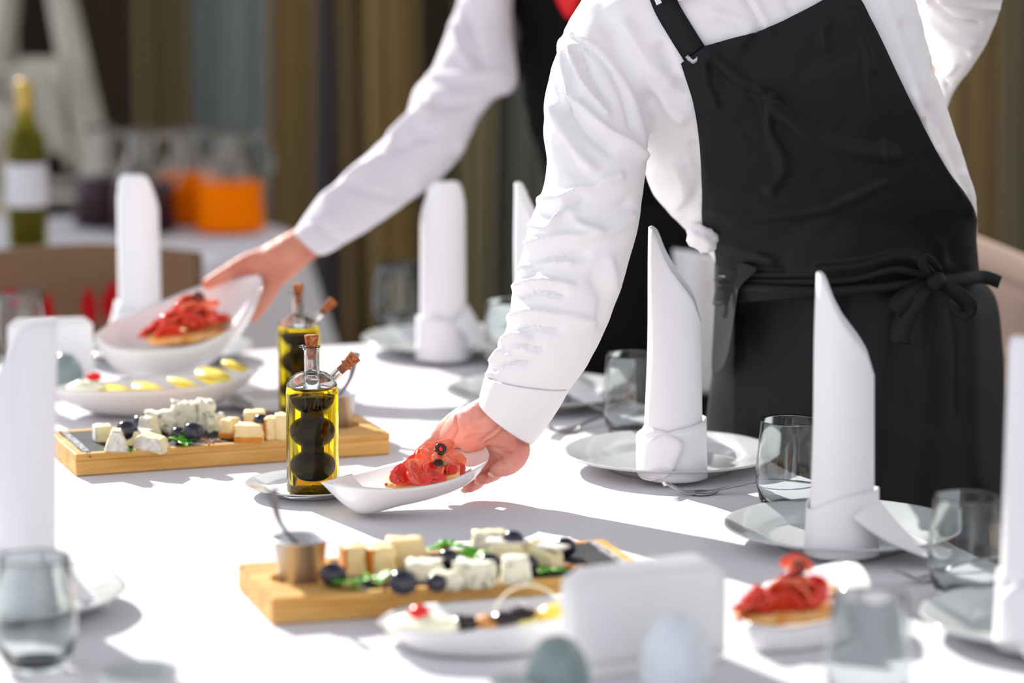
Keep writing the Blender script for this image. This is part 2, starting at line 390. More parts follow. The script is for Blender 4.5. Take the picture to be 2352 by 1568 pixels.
jug(240, 518, .19, .058, .50, M['berry'], 'dark berry juice jug beside the cream stand')
# wine bottle
p = at_z(65, 568); wb = empty('wine_bottle', p, 'green white wine bottle with blank white label standing on the side table', 'bottle')
R_ = .036; prof = [(.001, .004), (R_ * .9, .002), (R_, .01), (R_, .185), (R_ * .9, .205), (R_ * .5, .228), (.0145, .25), (.0135, .30), (.0145, .302)]
MB().add(*lathe(prof, 32)).build('glass_body', M['bottleglass'], wb, solid=.002)
MB().add(*lathe([(.001, .008), (R_ * .9, .008), (R_ * .93, .18), (R_ * .5, .215), (.001, .22)], 32)).build('wine', M['whitewine'], wb)
MB().add(*lathe([(R_ + .0012, .078), (R_ + .0012, .156)], 32)).build('label', M['label'], wb)
MB().add(*lathe([(.0155, .245), (.0155, .298), (.015, .305), (.001, .306)], 20)).build('foil_capsule', M['gold'], wb)
# cream A-shaped stand behind
st2 = empty('obelisk_stand', (at_y(90, 500, 6.9).x, 6.9, 0), 'tall cream painted tapering wooden stand at far left behind the wine bottle', 'stand')
hb, ht, H = .15, .05, 1.18
hb2 = .27
for sx in (-1, 1):
    for sy in (-1, 1):
        MB().add(*tube([(sx * hb2, sy * hb2, 0), (sx * ht, sy * ht, H)], .021, 4)).build('post', M['cream_paint'], st2, smooth=False)
for k, z in enumerate((.25, .55, .74, 1.0)):
    hw = hb2 + (ht - hb2) * z / H
    for a in range(4):
        q = Matrix.Rotation(a * PI / 2, 3, 'Z'); MB().add(*tube([q @ Vector((-hw, hw, z)), q @ Vector((hw, hw, z))], .012, 6)).build('rail', M['cream_paint'], st2, smooth=False)
MB().add(*box(0, 0, H + .01, .16, .16, .03)).build('cap', M['cream_paint'], st2, smooth=False)
MB().add(*box(.03, -.10, .93, .085, .012, .20)).build('panel', M['cream_paint'], st2, smooth=False)
MB().add(*tube([Vector((-.09 + .18 * k / 12, -.12, .80 + .19 * math.sin(PI * k / 12))) for k in range(13)], .013, 8)).build('arch', M['cream_paint'], st2)

# ---------------------------------------------------------------- chairs
def chair(px0, px1, pytop, Y, rz, fab, label, z_slope=0):
    a = at_y(px0, pytop, Y); b = at_y(px1, pytop, Y); wd = b.x - a.x
    r = empty('dining_chair', ((a.x + b.x) / 2, Y, 0), label, 'chair', rz=rz); zt = a.z; hw = wd / 2
    rows = []
    for k in range(9):
        z = .44 + (zt - .44) * k / 8
        rows.append([(hw * (-1 + 2 * i / 16), .02 + .04 * math.cos(PI * (i / 16 - .5)) + .05 * (k / 8), z + .008 * math.sin(PI * i / 16) * (k == 8)) for i in range(17)])
    v, f = loft(rows, False, False)
    bk = MB().add(v, f).build('backrest', fab, r, solid=.035, bevel=.008)
    MB().add(*chunk((0, -.16, .40), (wd * 1.0, .32, .09), amp=.01, n=6)).build('seat', fab, r)
    for sx in (-1, 1):
        for y, zz in ((-.01, .42), (-.29, .42)):
            MB().add(*tube([(sx * hw * .85, y, 0), (sx * hw * .85, y, zz)], [.014, .02], 8)).build('leg', M['darkwood'], r)
    return r, bk, b, hw
r, bk, b, hw = chair(-60, 450, 592, 5.16, 0, M['chair'], 'brown upholstered chair with red leaf print, at the far side of the table')
def motif(cx, cz, w_, h_, parent, y=-.0035):
    # pointed leaf print, thin patch lying on the fabric
    v = []; n = 14
    for i in range(n + 1): v.append((cx - w_ * math.sin(PI * (i / n)) * .5 * (1.0), y, cz + h_ * i / n))
    for i in range(1, n): v.append((cx + w_ * math.sin(PI * (1 - i / n)) * .5 * (.4 + .6 * (i / n)), y, cz + h_ * (1 - i / n)))
    MB().add(v, [tuple(range(len(v)))]).build('leaf_print', M['redprint'], parent, smooth=False, solid=.002)
for cx, cz, w_, h_ in ((110, 760, 34, 90), (205, 760, 44, 105), (262, 765, 64, 125), (320, 800, 40, 100), (30, 800, 40, 70)):
    P_ = at_y(cx, cz, 5.16); motif(P_.x - r.location.x, P_.z, w_ * 5.16 / FPX, h_ * 5.16 / FPX, bk, y=.018)
# right hand chair: rotated, seen behind the apron
r2 = empty('dining_chair', (at_y(2400, 700, 4.9).x, 4.9, 0), 'beige upholstered chair with brown edge behind the aproned waiter at right', 'chair', rz=-.5)
rows = []
for k in range(9):
    rows.append([(-.22 + .44 * i / 16, .03 * math.cos(PI * (i / 16 - .5)) - .05 * (k / 8), .44 + (.47 - .15 * (i / 16) ** 1.0) * k / 8) for i in range(17)])
v, f = loft(rows, False, False); MB().add(v, f).build('backrest', M['chair2'], r2, solid=.05, bevel=.01)
MB().add(*tube([(-.22 + .44 * i / 16, .03 * math.cos(PI * (i / 16 - .5)) - .05, .912 - .15 * i / 16) for i in range(17)], .029, 12)).build('top_rail', M['chair2'], r2)
MB().add(*box(.02, -.068, .80, .035, .006, .05)).build('red_print', M['redprint'], r2, smooth=False)
MB().add(*box(0, -.03, .70, .45, .075, .05)).build('tan_band', M['chairtan'], r2, smooth=False, bevel=.01)
MB().add(*box(0, -.02, .62, .45, .07, .09)).build('brown_band', M['chairbrown'], r2, smooth=False, bevel=.01)
MB().add(*chunk((0, .24, .40), (.44, .44, .09), amp=.01, n=6)).build('seat', M['chair2'], r2)
for sx in (-1, 1):
    for y in (.02, .42): MB().add(*tube([(sx * .19, y, 0), (sx * .19, y, .43)], [.014, .02], 8)).build('leg', M['darkwood'], r2)

# ---------------------------------------------------------------- plates
def plate_mesh(R, seg=96):
    wv = lambda a, r: (.010 * abs(math.cos(a * 6)) * max(0, (r / R - .72) / .28)) if r > R * .72 else 0
    prof = [(.001, .003), (R * .54, .003), (R * .55, 0), (R * .58, 0), (R * .60, .004), (R * .72, .011), (R * .985, .0195), (R, .0215), (R * .99, .0225),
            (R * .96, .0218), (R * .75, .0145), (R * .70, .0125), (R * .64, .0075), (R * .60, .0062), (.001, .006)]
    return lathe(prof, seg, wv)
def plate(px, py, R, label, group=None, m='porcelain', rz=0):
    o = MB().add(*plate_mesh(R)).build('plate', M[m], loc=at_z(px, py, TZ + .0006)); o.rotation_euler = (0, 0, rz)
    return tag(o, label, 'plate', group)
PL = {}
for key, px, py, R, lab in (
    (1, 1541, 1074, .131, 'white plate with the upright napkin nearest to the serving hand, fork in front'),
    (2, 1936, 1246, .130, 'white plate in front of the long black apron with napkin trailing onto it'),
    (3, 1243, 927, .127, 'white plate half hidden behind the cuff of the aproned waiter'),
    (4, 1030, 806, .128, 'white plate at the far corner of the table under a tall napkin'),
    (5, 2425, 1458, .132, 'white plate cut off by the right edge of the frame'),
    (6, 385, 826, .125, 'white plate at the far end under the dish that the rear waiter holds'),
    (7, -10, 1400, .130, 'blurred white plate in the left foreground with napkin on it'),
    (8, -172, 1194, .128, 'white plate whose rim only just enters at the left edge')):
    PL[key] = plate(px, py, R, lab, 'dinner plates', rz=rnd.random())
# ---------------------------------------------------------------- napkins
def napkin(loc, rz, label, H=.30, R=.0345, lean=0, flap=None, seed=1, cuff=.066):
    r = empty('folded_napkin', loc, label, 'napkin', 'napkins rolled into upright cones', rz=rz)
    hp = [(0, .0), (.05, .0), (.12, .004), (.2, .016), (.3, .030), (.45, .046), (.6, .058), (.75, .070), (.88, .083), (1.0, .108)]
    def drop(t):
        for (a, x), (b, y) in zip(hp, hp[1:]):
            if t <= b: return x + (y - x) * (t - a) / (b - a)
        return hp[-1][1]
    n, nz = 96, 30; rows = []
    for k in range(nz + 1):
        row = []
        for i in range(n + 1):
            a = 2 * PI * 1.55 * i / n + 2.2; q = 1 - .07 * i / n
            rr = R * q
            x0 = math.cos(a); top = H - drop((x0 + 1) / 2) - .004 * (i / n)
            z = top * (k / nz); zr = z / H
            rr *= 1.02 - .05 * zr + .02 * math.sin(a * 3 + seed) * (1 - zr)
            if (x0 < -.75): rr *= 1 + .03 * math.sin(zr * 7 + seed)
            row.append((rr * math.cos(a) * (1 - .10 * zr) + lean * zr * H, rr * .92 * math.sin(a), z))
        rows.append(row)
    v, f = loft(rows, False, False); MB().add(v, f).build('rolled_body', M['napkin'], r, solid=.0016)
    rows = []
    for k in range(9):
        row = []; t = k / 8
        for i in range(61):
            a = 2 * PI * i / 60 + .0; h = cuff + .006 * math.sin(a + seed) - .012 * max(0, math.cos(a - 3.6)) ** 3
            rr = R * (1.10 + .05 * (1 - t) ** 2 + .018 * math.sin(3 * a + seed) + .012 * math.sin(7 * a + seed * 2) * (1 - t))
            row.append((rr * math.cos(a), rr * .95 * math.sin(a), h * t))
        rows.append(row)
    v, f = loft(rows, False, False); MB().add(v, f).build('cuff', M['napkin'], r, solid=.002)
    # folded corner lying against the foot
    fa = flap if flap else (-2.3, .05, .085)
    ang, out, hh = fa; d = Vector((math.cos(ang), math.sin(ang), 0)); s = Vector((-d.y, d.x, 0)); rows = []
    for k in range(13):
        t = k / 12; row = []
        for i in range(13):
            u = -1 + 2 * i / 12; wd = R * (1.15 - .55 * t)
            c = d * (R * .98 + out * t) - d * (R * .35) * u * u * (1 - t * .5) + s * (u * wd)
            z = hh * (1 - t) ** 1.7 * (1 - .25 * u * u) + .0035 + .004 * math.sin(4 * t + 3 * u + seed) * t
            row.append((c.x, c.y, max(z, .003)))
        rows.append(row)
    v, f = loft(rows, False, False); MB().add(v, f).build('loose_fold', M['napkin'], r, solid=.002)
    return r
def on(px, py, z=.0068): return at_z(px, py, TZ + z)
napkin(on(1546, 1094), -.1, 'upright napkin cone on the plate nearest the serving hand, sharp tip at left', .30, .0345, 0, (-2.3, .012, .060), 1)
napkin(on(1932, 1268), -.1, 'upright napkin cone in front of the apron with cloth trailing to the right', .303, .0345, .0, (-.25, .085, .060), 2)
napkin(on(1243, 928), -.15, 'napkin cone mostly hidden behind the sleeve, only its tip and foot showing', .298, .034, -.02, (-.2, .07, .05), 3)
napkin(on(1018, 822), 1.75, 'blurred napkin cone on the far corner plate right of the oil cruets', .262, .036, .0, (-1.9, .07, .075), 4)
napkin(on(322, 800), 1.5, 'tallest looking napkin cone at the far end, behind the held dish', .262, .034, .0, (1.9, .03, .07), 5)
napkin(on(2375, 1480), .9, 'napkin cone cut off by the right edge of the frame', .302, .0345, .0, (-2.4, .05, .07), 6)
napkin(on(45, 1400), 2.4, 'big blurred napkin cone at the left edge of the frame, foreground', .298, .036, -.06, (-2.2, .055, .06), 7)

# ---------------------------------------------------------------- tumblers
tm = [(.001, .0), (.022, 0), (.027, .003), (.034, .018), (.0385, .038), (.0385, .055), (.036, .080), (.0335, .108), (.0332, .1095), (.0326, .108),
      (.035, .080), (.0373, .055), (.0372, .038), (.0325, .019), (.022, .011), (.001, .009)]
t0 = MB().add(*lathe(tm, 64)).build('tumbler', M['tumbler'], loc=at_z(1452, 1006))
tag(t0, 'stemless glass left of the napkin nearest the serving hand', 'glass', 'stemless water tumblers')
for px, py, lab in ((1812, 1180, 'stemless glass between the two sharp napkins, before the apron'),
                    (2216, 1380, 'stemless glass at right, near the napkin cut off by the frame'),
                    (1993, 1640, 'large blurred clear glass in the right foreground'),
                    (85, 1540, 'large dark looking tumbler in the left foreground corner'),
                    (915, 768, 'blurred tumbler left of the far corner napkin'),
                    (1172, 866, 'blurred tumbler peeking out left of the sleeve, right of the far corner plate'),
                    (47, 838, 'blurred tumbler at far left behind the paper napkin holder')):
    o = t0.copy(); COL.objects.link(o); o.location = at_z(px, py); o['label'] = lab

# ---------------------------------------------------------------- cutlery
def fork_parts(spoon=False):
    ln = .19; zc = lambda t: .003 + .012 * max(0, 1 - abs(t - .02) / .12) * (1 if not spoon else .3) + .010 * math.sin(PI * min(1, max(0, (t - .28) / .72)))
    wd = lambda t: .0035 + .0085 * math.exp(-((t - .24) / .07) ** 2) + .004 * max(0, (t - .75) / .25)
    rows = []
    for k in range(33):
        t = (.18 if not spoon else .08) + (1 - (.18 if not spoon else .08)) * k / 32; w_ = wd(t) if not spoon else .0035 + .016 * math.exp(-((t - .2) / .1) ** 2) + .004 * max(0, (t - .75) / .25)
        if spoon: w_ *= min(1, ((t - .079) / .04)) ** .5
        rows.append([(ln * t, w_ * (-1 + 2 * i / 6), zc(t) - .003 * (1 - ((i - 3) / 3) ** 2) * (1 if t < .35 else -.2)) for i in range(7)])
    v, f = loft(rows, False, False)
    return v, f, zc, ln
def fork(loc, rz, label, group=None):
    r = empty('fork', loc, label, 'fork', group, rz=rz); v, f, zc, ln = fork_parts()
    MB().add(v, f).build('handle', M['steel'], r, solid=.0018)
    for y in (-.0085, -.003, .003, .0085):
        MB().add(*tube([Vector((ln * (.2 - .2 * k / 8), y * (1 - .1 * k / 8), zc(.2 - .2 * k / 8))) for k in range(9)], [.0013] * 8 + [.0006], 6)).build('tine', M['steel'], r)
    return r
a, b = at_z(1522, 1138), at_z(1850, 1122, .755)
fork(a, math.atan2(b.y - a.y, b.x - a.x), 'fork lying in front of the plate nearest the serving hand')
a, b = at_z(2060, 1345), at_z(2285, 1312)
fork(a, math.atan2(b.y - a.y, b.x - a.x), 'fork lying behind the right hand stemless glass')
a, b = at_z(1245, 1003), at_z(1440, 968)
fork(a, math.atan2(b.y - a.y, b.x - a.x), 'blurred fork lying in front of the plate behind the cuff')

# ---------------------------------------------------------------- canoe shaped dishes
def canoe(name, secs, label, group, m='porcelain2', n=44, k_=26, p=2.6, cat='dish', held=False, ki=.52):
    B = [at_y(*s[0][:2], s[0][2]) for s in secs]; Bo = [at_y(*s[1][:2], s[1][2]) for s in secs]; Fr = [at_y(*s[2][:2], s[2][2]) for s in secs]
    c = sum(Bo, Vector()) / len(Bo); rows = []
    for i in range(n + 1):
        t = i / n; b, o_, f_ = catmull(B, t), catmull(Bo, t), catmull(Fr, t); mid = (b + f_) / 2; row = []
        for j in range(k_ + 1):
            q = -1 + 2 * j / k_
            z_ = b.lerp(f_, (q + 1) / 2) + (o_ - mid) * (1 - abs(q) ** p)
            if not held: z_.z = max(z_.z, TZ + .0012)
            row.append(z_ - c)
        for j in range(k_, -1, -1):
            q = (-1 + 2 * j / k_) * .955
            z_ = b.lerp(f_, (q + 1) / 2) + (o_ - mid) * ((1 - abs(q) ** p) * ki + .003)
            row.append(z_ - c)
        rows.append(row)
    v, f = loft(rows)
    o = MB().add(v, f).build(name, M[m], loc=c)
    tag(o, label, cat, group)
    return o, lambda t, q: (lambda b, o_, f_: b.lerp(f_, (q + 1) / 2) + (o_ - (b + f_) / 2) * (1 - abs(q) ** p) * ki)(catmull(B, t), catmull(Bo, t), catmull(Fr, t))
G = 'white canoe shaped serving dishes'
dish1, d1 = canoe('serving_dish', [
    ((735, 1107, 3.655),) * 3,
    ((795, 1091, 3.70), (822, 1176, 3.632), (800, 1114, 3.585)),
    ((900, 1064, 3.735), (925, 1154, 3.65), (915, 1121, 3.580)),
    ((1000, 1037, 3.75), (1010, 1130, 3.665), (1015, 1107, 3.590)),
    ((1062, 1018, 3.755), (1075, 1100, 3.675), (1080, 1082, 3.61)),
    ((1097, 1009, 3.75), (1113, 1056, 3.69), (1116, 1060, 3.645)),
    ((1106, 1010, 3.74), (1121, 1033, 3.70), (1123, 1046, 3.67))], 'white canoe shaped dish held by the waiter in the apron', G, held=True)
dish2, d2 = canoe('serving_dish', [
    ((216, 768, 4.38),) * 3,
    ((273, 731, 4.48), (262, 838, 4.43), (262, 796, 4.37)),
    ((383, 686, 4.51), (350, 856, 4.44), (360, 800, 4.37)),
    ((459, 656, 4.52), (445, 842, 4.45), (459, 788, 4.38)),
    ((535, 637, 4.52), (530, 778, 4.46), (540, 747, 4.38)),
    ((588, 630, 4.51), (585, 705, 4.47), (588, 690, 4.42)),
    ((597, 633, 4.50), (603, 650, 4.48), (600, 668, 4.46))], 'white canoe shaped dish held by the rear waiter at left', G, held=True)
dish3, d3 = canoe('serving_dish', [
    ((1684, 1398, 3.12),) * 3,
    ((1720, 1358, 3.19), (1735, 1490, 3.075), (1715, 1427, 3.03)),
    ((1790, 1326, 3.21), (1800, 1498, 3.075), (1800, 1439, 3.03)),
    ((1860, 1306, 3.21), (1870, 1487, 3.085), (1880, 1430, 3.04)),
    ((1925, 1291, 3.20), (1945, 1450, 3.10), (1960, 1402, 3.05)),
    ((1962, 1291, 3.18), (1986, 1370, 3.11), (1994, 1358, 3.08)),
    ((1978, 1300, 3.16), (1994, 1325, 3.13), (1998, 1340, 3.11))], 'white canoe shaped dish with bruschetta standing in the right foreground', G)
boat1, b1 = canoe('long_dish', [
    ((94, 893, 4.24),) * 3,
    ((180, 879, 4.31), (185, 938, 4.255), (165, 897, 4.17)),
    ((300, 866, 4.33), (285, 954, 4.262), (300, 897, 4.16)),
    ((430, 855, 4.34), (420, 950, 4.28), (434, 888, 4.18)),
    ((530, 848, 4.36), (520, 915, 4.31), (540, 872, 4.23)),
    ((592, 848, 4.34), (594, 852, 4.34), (594, 854, 4.33))], 'long white boat dish with lemon slices at the far left of the table', 'long white boat dishes')
boat2, b2 = canoe('long_dish', [
    ((863, 1428, 3.08),) * 3,
    ((920, 1394, 3.13), (955, 1488, 3.055), (920, 1446, 3.0)),
    ((1060, 1379, 3.15), (1080, 1508, 3.045), (1060, 1449, 2.985)),
    ((1200, 1370, 3.17), (1200, 1505, 3.055), (1200, 1432, 2.99)),
    ((1330, 1362, 3.18), (1330, 1480, 3.10), (1350, 1405, 3.05)),
    ((1425, 1362, 3.16), (1430, 1362, 3.16), (1430, 1366, 3.16))], 'long white boat dish with a cherry and olives before the near cheese board', 'long white boat dishes')

# ---------------------------------------------------------------- bruschetta
def slab(pts, w_, th, seed):
    """bent slice: centre line pts, width direction w_ (Vector), thickness"""
    rings = []; n = len(pts)
    for i, p in enumerate(pts):
        e = math.sin(PI * (i + .6) / (n + .2)) ** .4; nn = 18; r = []
        for k in range(nn):
            a = 2 * PI * k / nn; ca, sa = math.cos(a), math.sin(a)
            q = Vector(p) + w_ * (abs(ca) ** .6 * (1 if ca > 0 else -1)) * e + Vector((0, 0, th * (abs(sa) ** .6) * (1 if sa > 0 else -1) * e))
            q += Vector((0, 0, 1)) * .0012 * noise.noise(q * 120 + Vector((seed, 0, 0)))
            r.append(q)
        rings.append(r)
    return loft(rings)
def petal(c, a, b, seed, bend=.35, th=.0022, n=14):
    """a curled tomato petal: centre c, half axes a and b, bending along its normal"""
    c, a, b = Vector(c), Vector(a), Vector(b); nm = a.cross(b).normalized(); v = []; f = []
    ra = a.length
    for i in range(n + 1):
        for j in range(n + 1):
            x, y = -1 + 2 * i / n, -1 + 2 * j / n
            # square to disc
            u, w_ = x * math.sqrt(1 - y * y / 2), y * math.sqrt(1 - x * x / 2)
            h = -bend * ra * (u * u) - .25 * bend * ra * w_ * w_ + .0022 * noise.noise(Vector((u * 2.2 + seed, w_ * 2.2, seed)))
            edge = 1 + .05 * math.sin(3 * math.atan2(w_, u) + seed) + .02 * math.sin(9 * math.atan2(w_, u) + seed)
            v.append(c + a * u * edge + b * w_ * edge + nm * h)
    for i in range(n):
        for j in range(n):
            q = i * (n + 1) + j; f.append((q, q + 1, q + n + 2, q + n + 1))
    return v, f
def ring(c, nrm, R, r, seg=24, k=10):
    nrm = Vector(nrm).normalized(); a = nrm.cross(Vector((0, 0, 1))).normalized(); b = nrm.cross(a); rows = []
    for i in range(seg + 1):
        t = 2 * PI * i / seg; d = a * math.cos(t) + b * math.sin(t)
        rows.append([Vector(c) + d * (R + r * math.cos(2 * PI * j / k)) + nrm * r * .8 * math.sin(2 * PI * j / k) for j in range(k)])
    return loft(rows, False)
X = Vector((1, 0, 0)); Y = Vector((0, 1, 0)); Z = Vector((0, 0, 1))
# sharp bruschetta in the held dish, pixel outline used once to size it
def px2(px, py, D=3.66): return at_y(px, py, D)
c0 = px2(975, 1100)
br = empty('bruschetta', c0, 'sharp bruschetta with red tomato and olive ring on the dish in the apron waiter hand', 'bruschetta', 'tomato bruschettas')
def rel(px, py, D): return at_y(px, py, D) - c0
MB().add(*slab([rel(x, y, 3.652) for x, y in ((886, 1116), (915, 1113), (945, 1111), (975, 1109), (1005, 1105), (1030, 1100), (1056, 1092))], Y * .026 + Z * .004, .0052, 1)).build('bread', M['bread'], br).location = (0, 0, .0055)
MB().add(*slab([rel(x, y, 3.672) for x, y in ((985, 1100), (1010, 1085), (1035, 1070), (1056, 1066))], Y * .014 + Z * .003, .0055, 2)).build('bread', M['bread'], br)
pet = [  # px,py,D, a(px vec), b(px vec, depth), bend, mat
    (930, 1090, 3.632, (34, -10, .004), (6, 22, -.010), .35, 'tomato'), (962, 1098, 3.622, (30, 4, 0), (4, 14, -.010), .4, 'tomato'),
    (925, 1086, 3.66, (26, -16, .01), (10, 20, .01), .4, 'tomato'), (975, 1082, 3.638, (44, 4, .004), (6, 20, -.012), .30, 'tomato2'),
    (1010, 1086, 3.640, (40, 10, .006), (-4, 20, -.010), .30, 'tomato'), (1025, 1062, 3.662, (38, 14, .012), (-6, 22, -.012), .35, 'tomato2'),
    (985, 1062, 3.655, (36, -8, .006), (4, 20, -.016), .35, 'tomato2'), (955, 1068, 3.668, (28, -14, .01), (8, 18, -.01), .4, 'tomato'),
    (1000, 1040, 3.672, (38, -6, .010), (4, 18, -.012), .45, 'tomato2'), (1018, 1046, 3.676, (30, 14, .014), (-6, 18, -.006), .4, 'tomato2'),
    (975, 1042, 3.680, (24, -10, .01), (6, 18, .0), .4, 'tomato2'), (1040, 1082, 3.655, (22, 8, .01), (-4, 16, -.008), .4, 'tomato'),
    (995, 1098, 3.625, (30, 2, 0), (2, 10, -.006), .3, 'tomato'), (944, 1102, 3.628, (26, 2, 0), (2, 10, -.004), .3, 'tomato')]
s_ = 3.66 / FPX
for i, (x, y, D, a, b, bend, m_) in enumerate(pet):
    MB().add(*petal(rel(x, y, D), (a[0] * s_, a[2], -a[1] * s_), (b[0] * s_, b[2], -b[1] * s_), i, bend)).build('tomato_slice', M[m_], br, solid=.0026)
for i in range(4):
    MB().add(*blob(rel(920 + 20 * i + rnd.uniform(-5, 5), 1090 + rnd.uniform(-12, 10), 3.64), (.008, .009, .005), (rnd.random(), 0, rnd.random()), .35, 2.2, i)).build('tomato_pulp', M['tomato' if i % 2 else 'tomato2'], br)
MB().add(*blob(rel(888, 1112, 3.64), (.003, .004, .002), seed=3)).build('tomato_crumb', M['tomato'], br)
MB().add(*ring(rel(1012, 1031, 3.655), (.25, -1, .25), .0048, .0023)).build('olive_ring', M['olive'], br)
MB().add(*blob(rel(1012, 1031, 3.654), (.0024, .0015, .0034), sub=2)).build('pepper_filling', M['pimento'], br)
MB().add(*ring(rel(1007, 1062, 3.640), (0, -.4, 1), .0042, .0020)).build('olive_ring', M['olive'], br)
MB().add(*blob(rel(1020, 1064, 3.640), (.0035, .003, .0015), seed=6, sub=2)).build('herb', M['leafgreen'], br)
def bruschetta(c, rz, label, sc=1., seed=0, two=True):
    r = empty('bruschetta', c, label, 'bruschetta', 'tomato bruschettas', rz=rz); rr = random.Random(seed)
    MB().add(*slab([Vector((-.042 + .084 * k / 6, 0, .005 + .004 * (k / 6) ** 2)) for k in range(7)], Y * .026, .006, seed)).build('bread', M['bread'], r)
    MB().add(*slab([Vector((.0 + .048 * k / 5, .012, .014 + .008 * (k / 5))) for k in range(6)], Y * .018, .006, seed + 1)).build('bread', M['bread'], r)
    for i in range(16):
        t = rr.uniform(-1, 1); h = (1 - abs(t - .25)) if t < 1 else 0
        c_ = Vector((.032 * t, rr.uniform(-.016, .012), .016 + max(0, h) * rr.uniform(.006, .040)))
        a = Vector((rr.uniform(.012, .019), rr.uniform(-.004, .004), rr.uniform(-.009, .006))); b = Vector((rr.uniform(-.004, .004), rr.uniform(.006, .012), rr.uniform(-.010, -.003)))
        MB().add(*petal(c_, a, b, i + seed, rr.uniform(.3, .5), n=9)).build('tomato_slice', M['tomato' if rr.random() < .6 else 'tomato2'], r, solid=.0026)
    for i in range(5): MB().add(*blob((rr.uniform(-.03, .03), -.012, .018 + rr.uniform(0, .012)), (.009, .008, .007), amp=.35, seed=i + seed, sub=2)).build('tomato_pulp', M['tomato'], r)
    MB().add(*ring((.010, -.012, .050), (.2, -.7, .7), .0045, .0021, 16, 8)).build('olive_ring', M['olive'], r)
    r.scale = (sc,) * 3
    return r
q = d2(.45, .1); bruschetta(q + Vector((.004, -.004, .009)), .35, 'blurred bruschetta on the dish that the rear waiter holds', 1.3, 11)
q = at_y(1802, 1425, 3.09); bruschetta(q + Vector((0, 0, .0)), .1, 'blurred bruschetta heap in the dish in the right foreground', 1.13, 23)

# ---------------------------------------------------------------- oil cruets
def cruet(loc, label, sc=1.):
    r = empty('oil_cruet', loc, label, 'cruet', 'glass cruets of olive oil with balsamic inside'); R = .0305
    # outer glass shell: body, dome, neck
    outer = [(R * .96, .1262), (R * .97, .1268), (R * .85, .1345), (R * .6, .1405), (R * .3, .143), (.0088, .1455), (.0088, .1705), (.0102, .1725)]
    t_ = .0016
    inner = [(.0086, .1725), (.0074, .1705), (.0074, .1445), (R * .3, .1412), (R * .6, .1385), (R * .84, .1325), (R * .92, .1275), (R * .93, .1262), (R * .96, .1262)]
    MB().add(*lathe(outer + inner, 64)).build('glass_body', M['cruet_glass'], r)
    # oil overlaps the inner wall of the glass a hair
    oil = [(.001, 0), (R * .92, 0), (R, .003), (R, .1165), (R * .985, .123), (R * .95, .1266), (.001, .1266)]
    MB().add(*lathe(oil, 64)).build('olive_oil', M['oil'], r)
    # three bulbs of balsamic
    prof = [(.001, .0175)]
    for i, z in enumerate((.034, .0735, .113)):
        for k in range(1, 18):
            a = -PI / 2 + PI * k / 18; zz = z + .0175 * math.sin(a); rr = .0202 * math.cos(a) ** .75
            if i == 2 and zz > .1135: continue
            prof.append((max(rr, .0102 if not (i == 0 and k < 4) else rr), zz))
        if i == 2: prof += [(.0200, .1136), (.001, .1136)]
    MB().add(*lathe(prof, 48)).build('balsamic', M['balsamic'], r)
    v, f = lathe([(.001, .0033), (R * .84, .0033), (R * .93, .006), (R * .92, .010), (.001, .0115)], 60)
    v = [Vector(p) + Vector((0, 0, (.0022 * noise.noise(Vector(p) * 260) if p[2] > .007 else 0))) for p in v]
    MB().add(v, f).build('herb_sediment', M['sediment'], r)
    # inner tube seen inside the dome
    MB().add(*lathe([(.0095, .126), (.0105, .126), (.0085, .136), (.0105, .1425), (.009, .1425), (.0075, .136), (.0095, .126)], 24)).build('inner_tube', M['glass'], r)
    # little pouring lip, side spout
    MB().add(*tube([(-.0075, 0, .169), (-.0105, 0, .1725), (-.0150, 0, .1722)], [.0045, .0035, .0018], 10, .55)).build('pouring_lip', M['glass'], r)
    d = Vector((.72, 0, .70)).normalized(); p0 = Vector((R * .74, 0, .1335)); n_ = 10; rows = []
    a, b = d.cross(Y).normalized(), -Y
    for rad, t in ((.0062, 0), (.0052, .005), (.0052, .024), (.0060, .027), (.0050, .027), (.0042, .024), (.0042, .004), (.0046, 0)):
        rows.append([p0 + d * t + a * rad * math.cos(2 * PI * k / 24) + b * rad * math.sin(2 * PI * k / 24) for k in range(24)])
    MB().add(*loft(rows, False)).build('side_spout', M['glass'], r)
    def cork(p, d_, s, lab=None):
        a_ = d_.cross(Y).normalized(); rows_ = []
        for rad, t in ((.0046, -.016), (.0060, -.006), (.0066, .0), (.0074, .004), (.0084, .0105), (.0082, .0118)):
            rows_.append([p + d_ * t * s + a_ * rad * s * math.cos(2 * PI * k / 28) + Y * rad * s * math.sin(2 * PI * k / 28) for k in range(28)])
        return MB().add(*loft(rows_)).build('cork', M['cork'], r)
    cork(Vector((0, 0, .1735)), Z, 1.0)
    cork(p0 + d * .0285, d, .92)
    v, f = tube([p0 + d * .024 + (a * math.cos(t) + b * math.sin(t)) * .0064 for t in [2 * PI * k / 12 for k in range(13)]], .0012, 6)
    MB().add(v, f).build('cork_collar', M['cork'], r)
    r.scale = (sc,) * 3
    return r
sauc = []
for px, py, lab in ((712, 1132, 'saucer with folded paper under the sharp oil cruet'), (655, 938, 'blurred saucer under the rear oil cruet')):
    o = MB().add(*plate_mesh(.076, 72)).build('saucer', M['porcelain'], loc=at_z(px, py, TZ + .0006)); tag(o, lab, 'saucer', 'saucers under the cruets'); o.scale = (1, 1, .62); sauc.append(o)
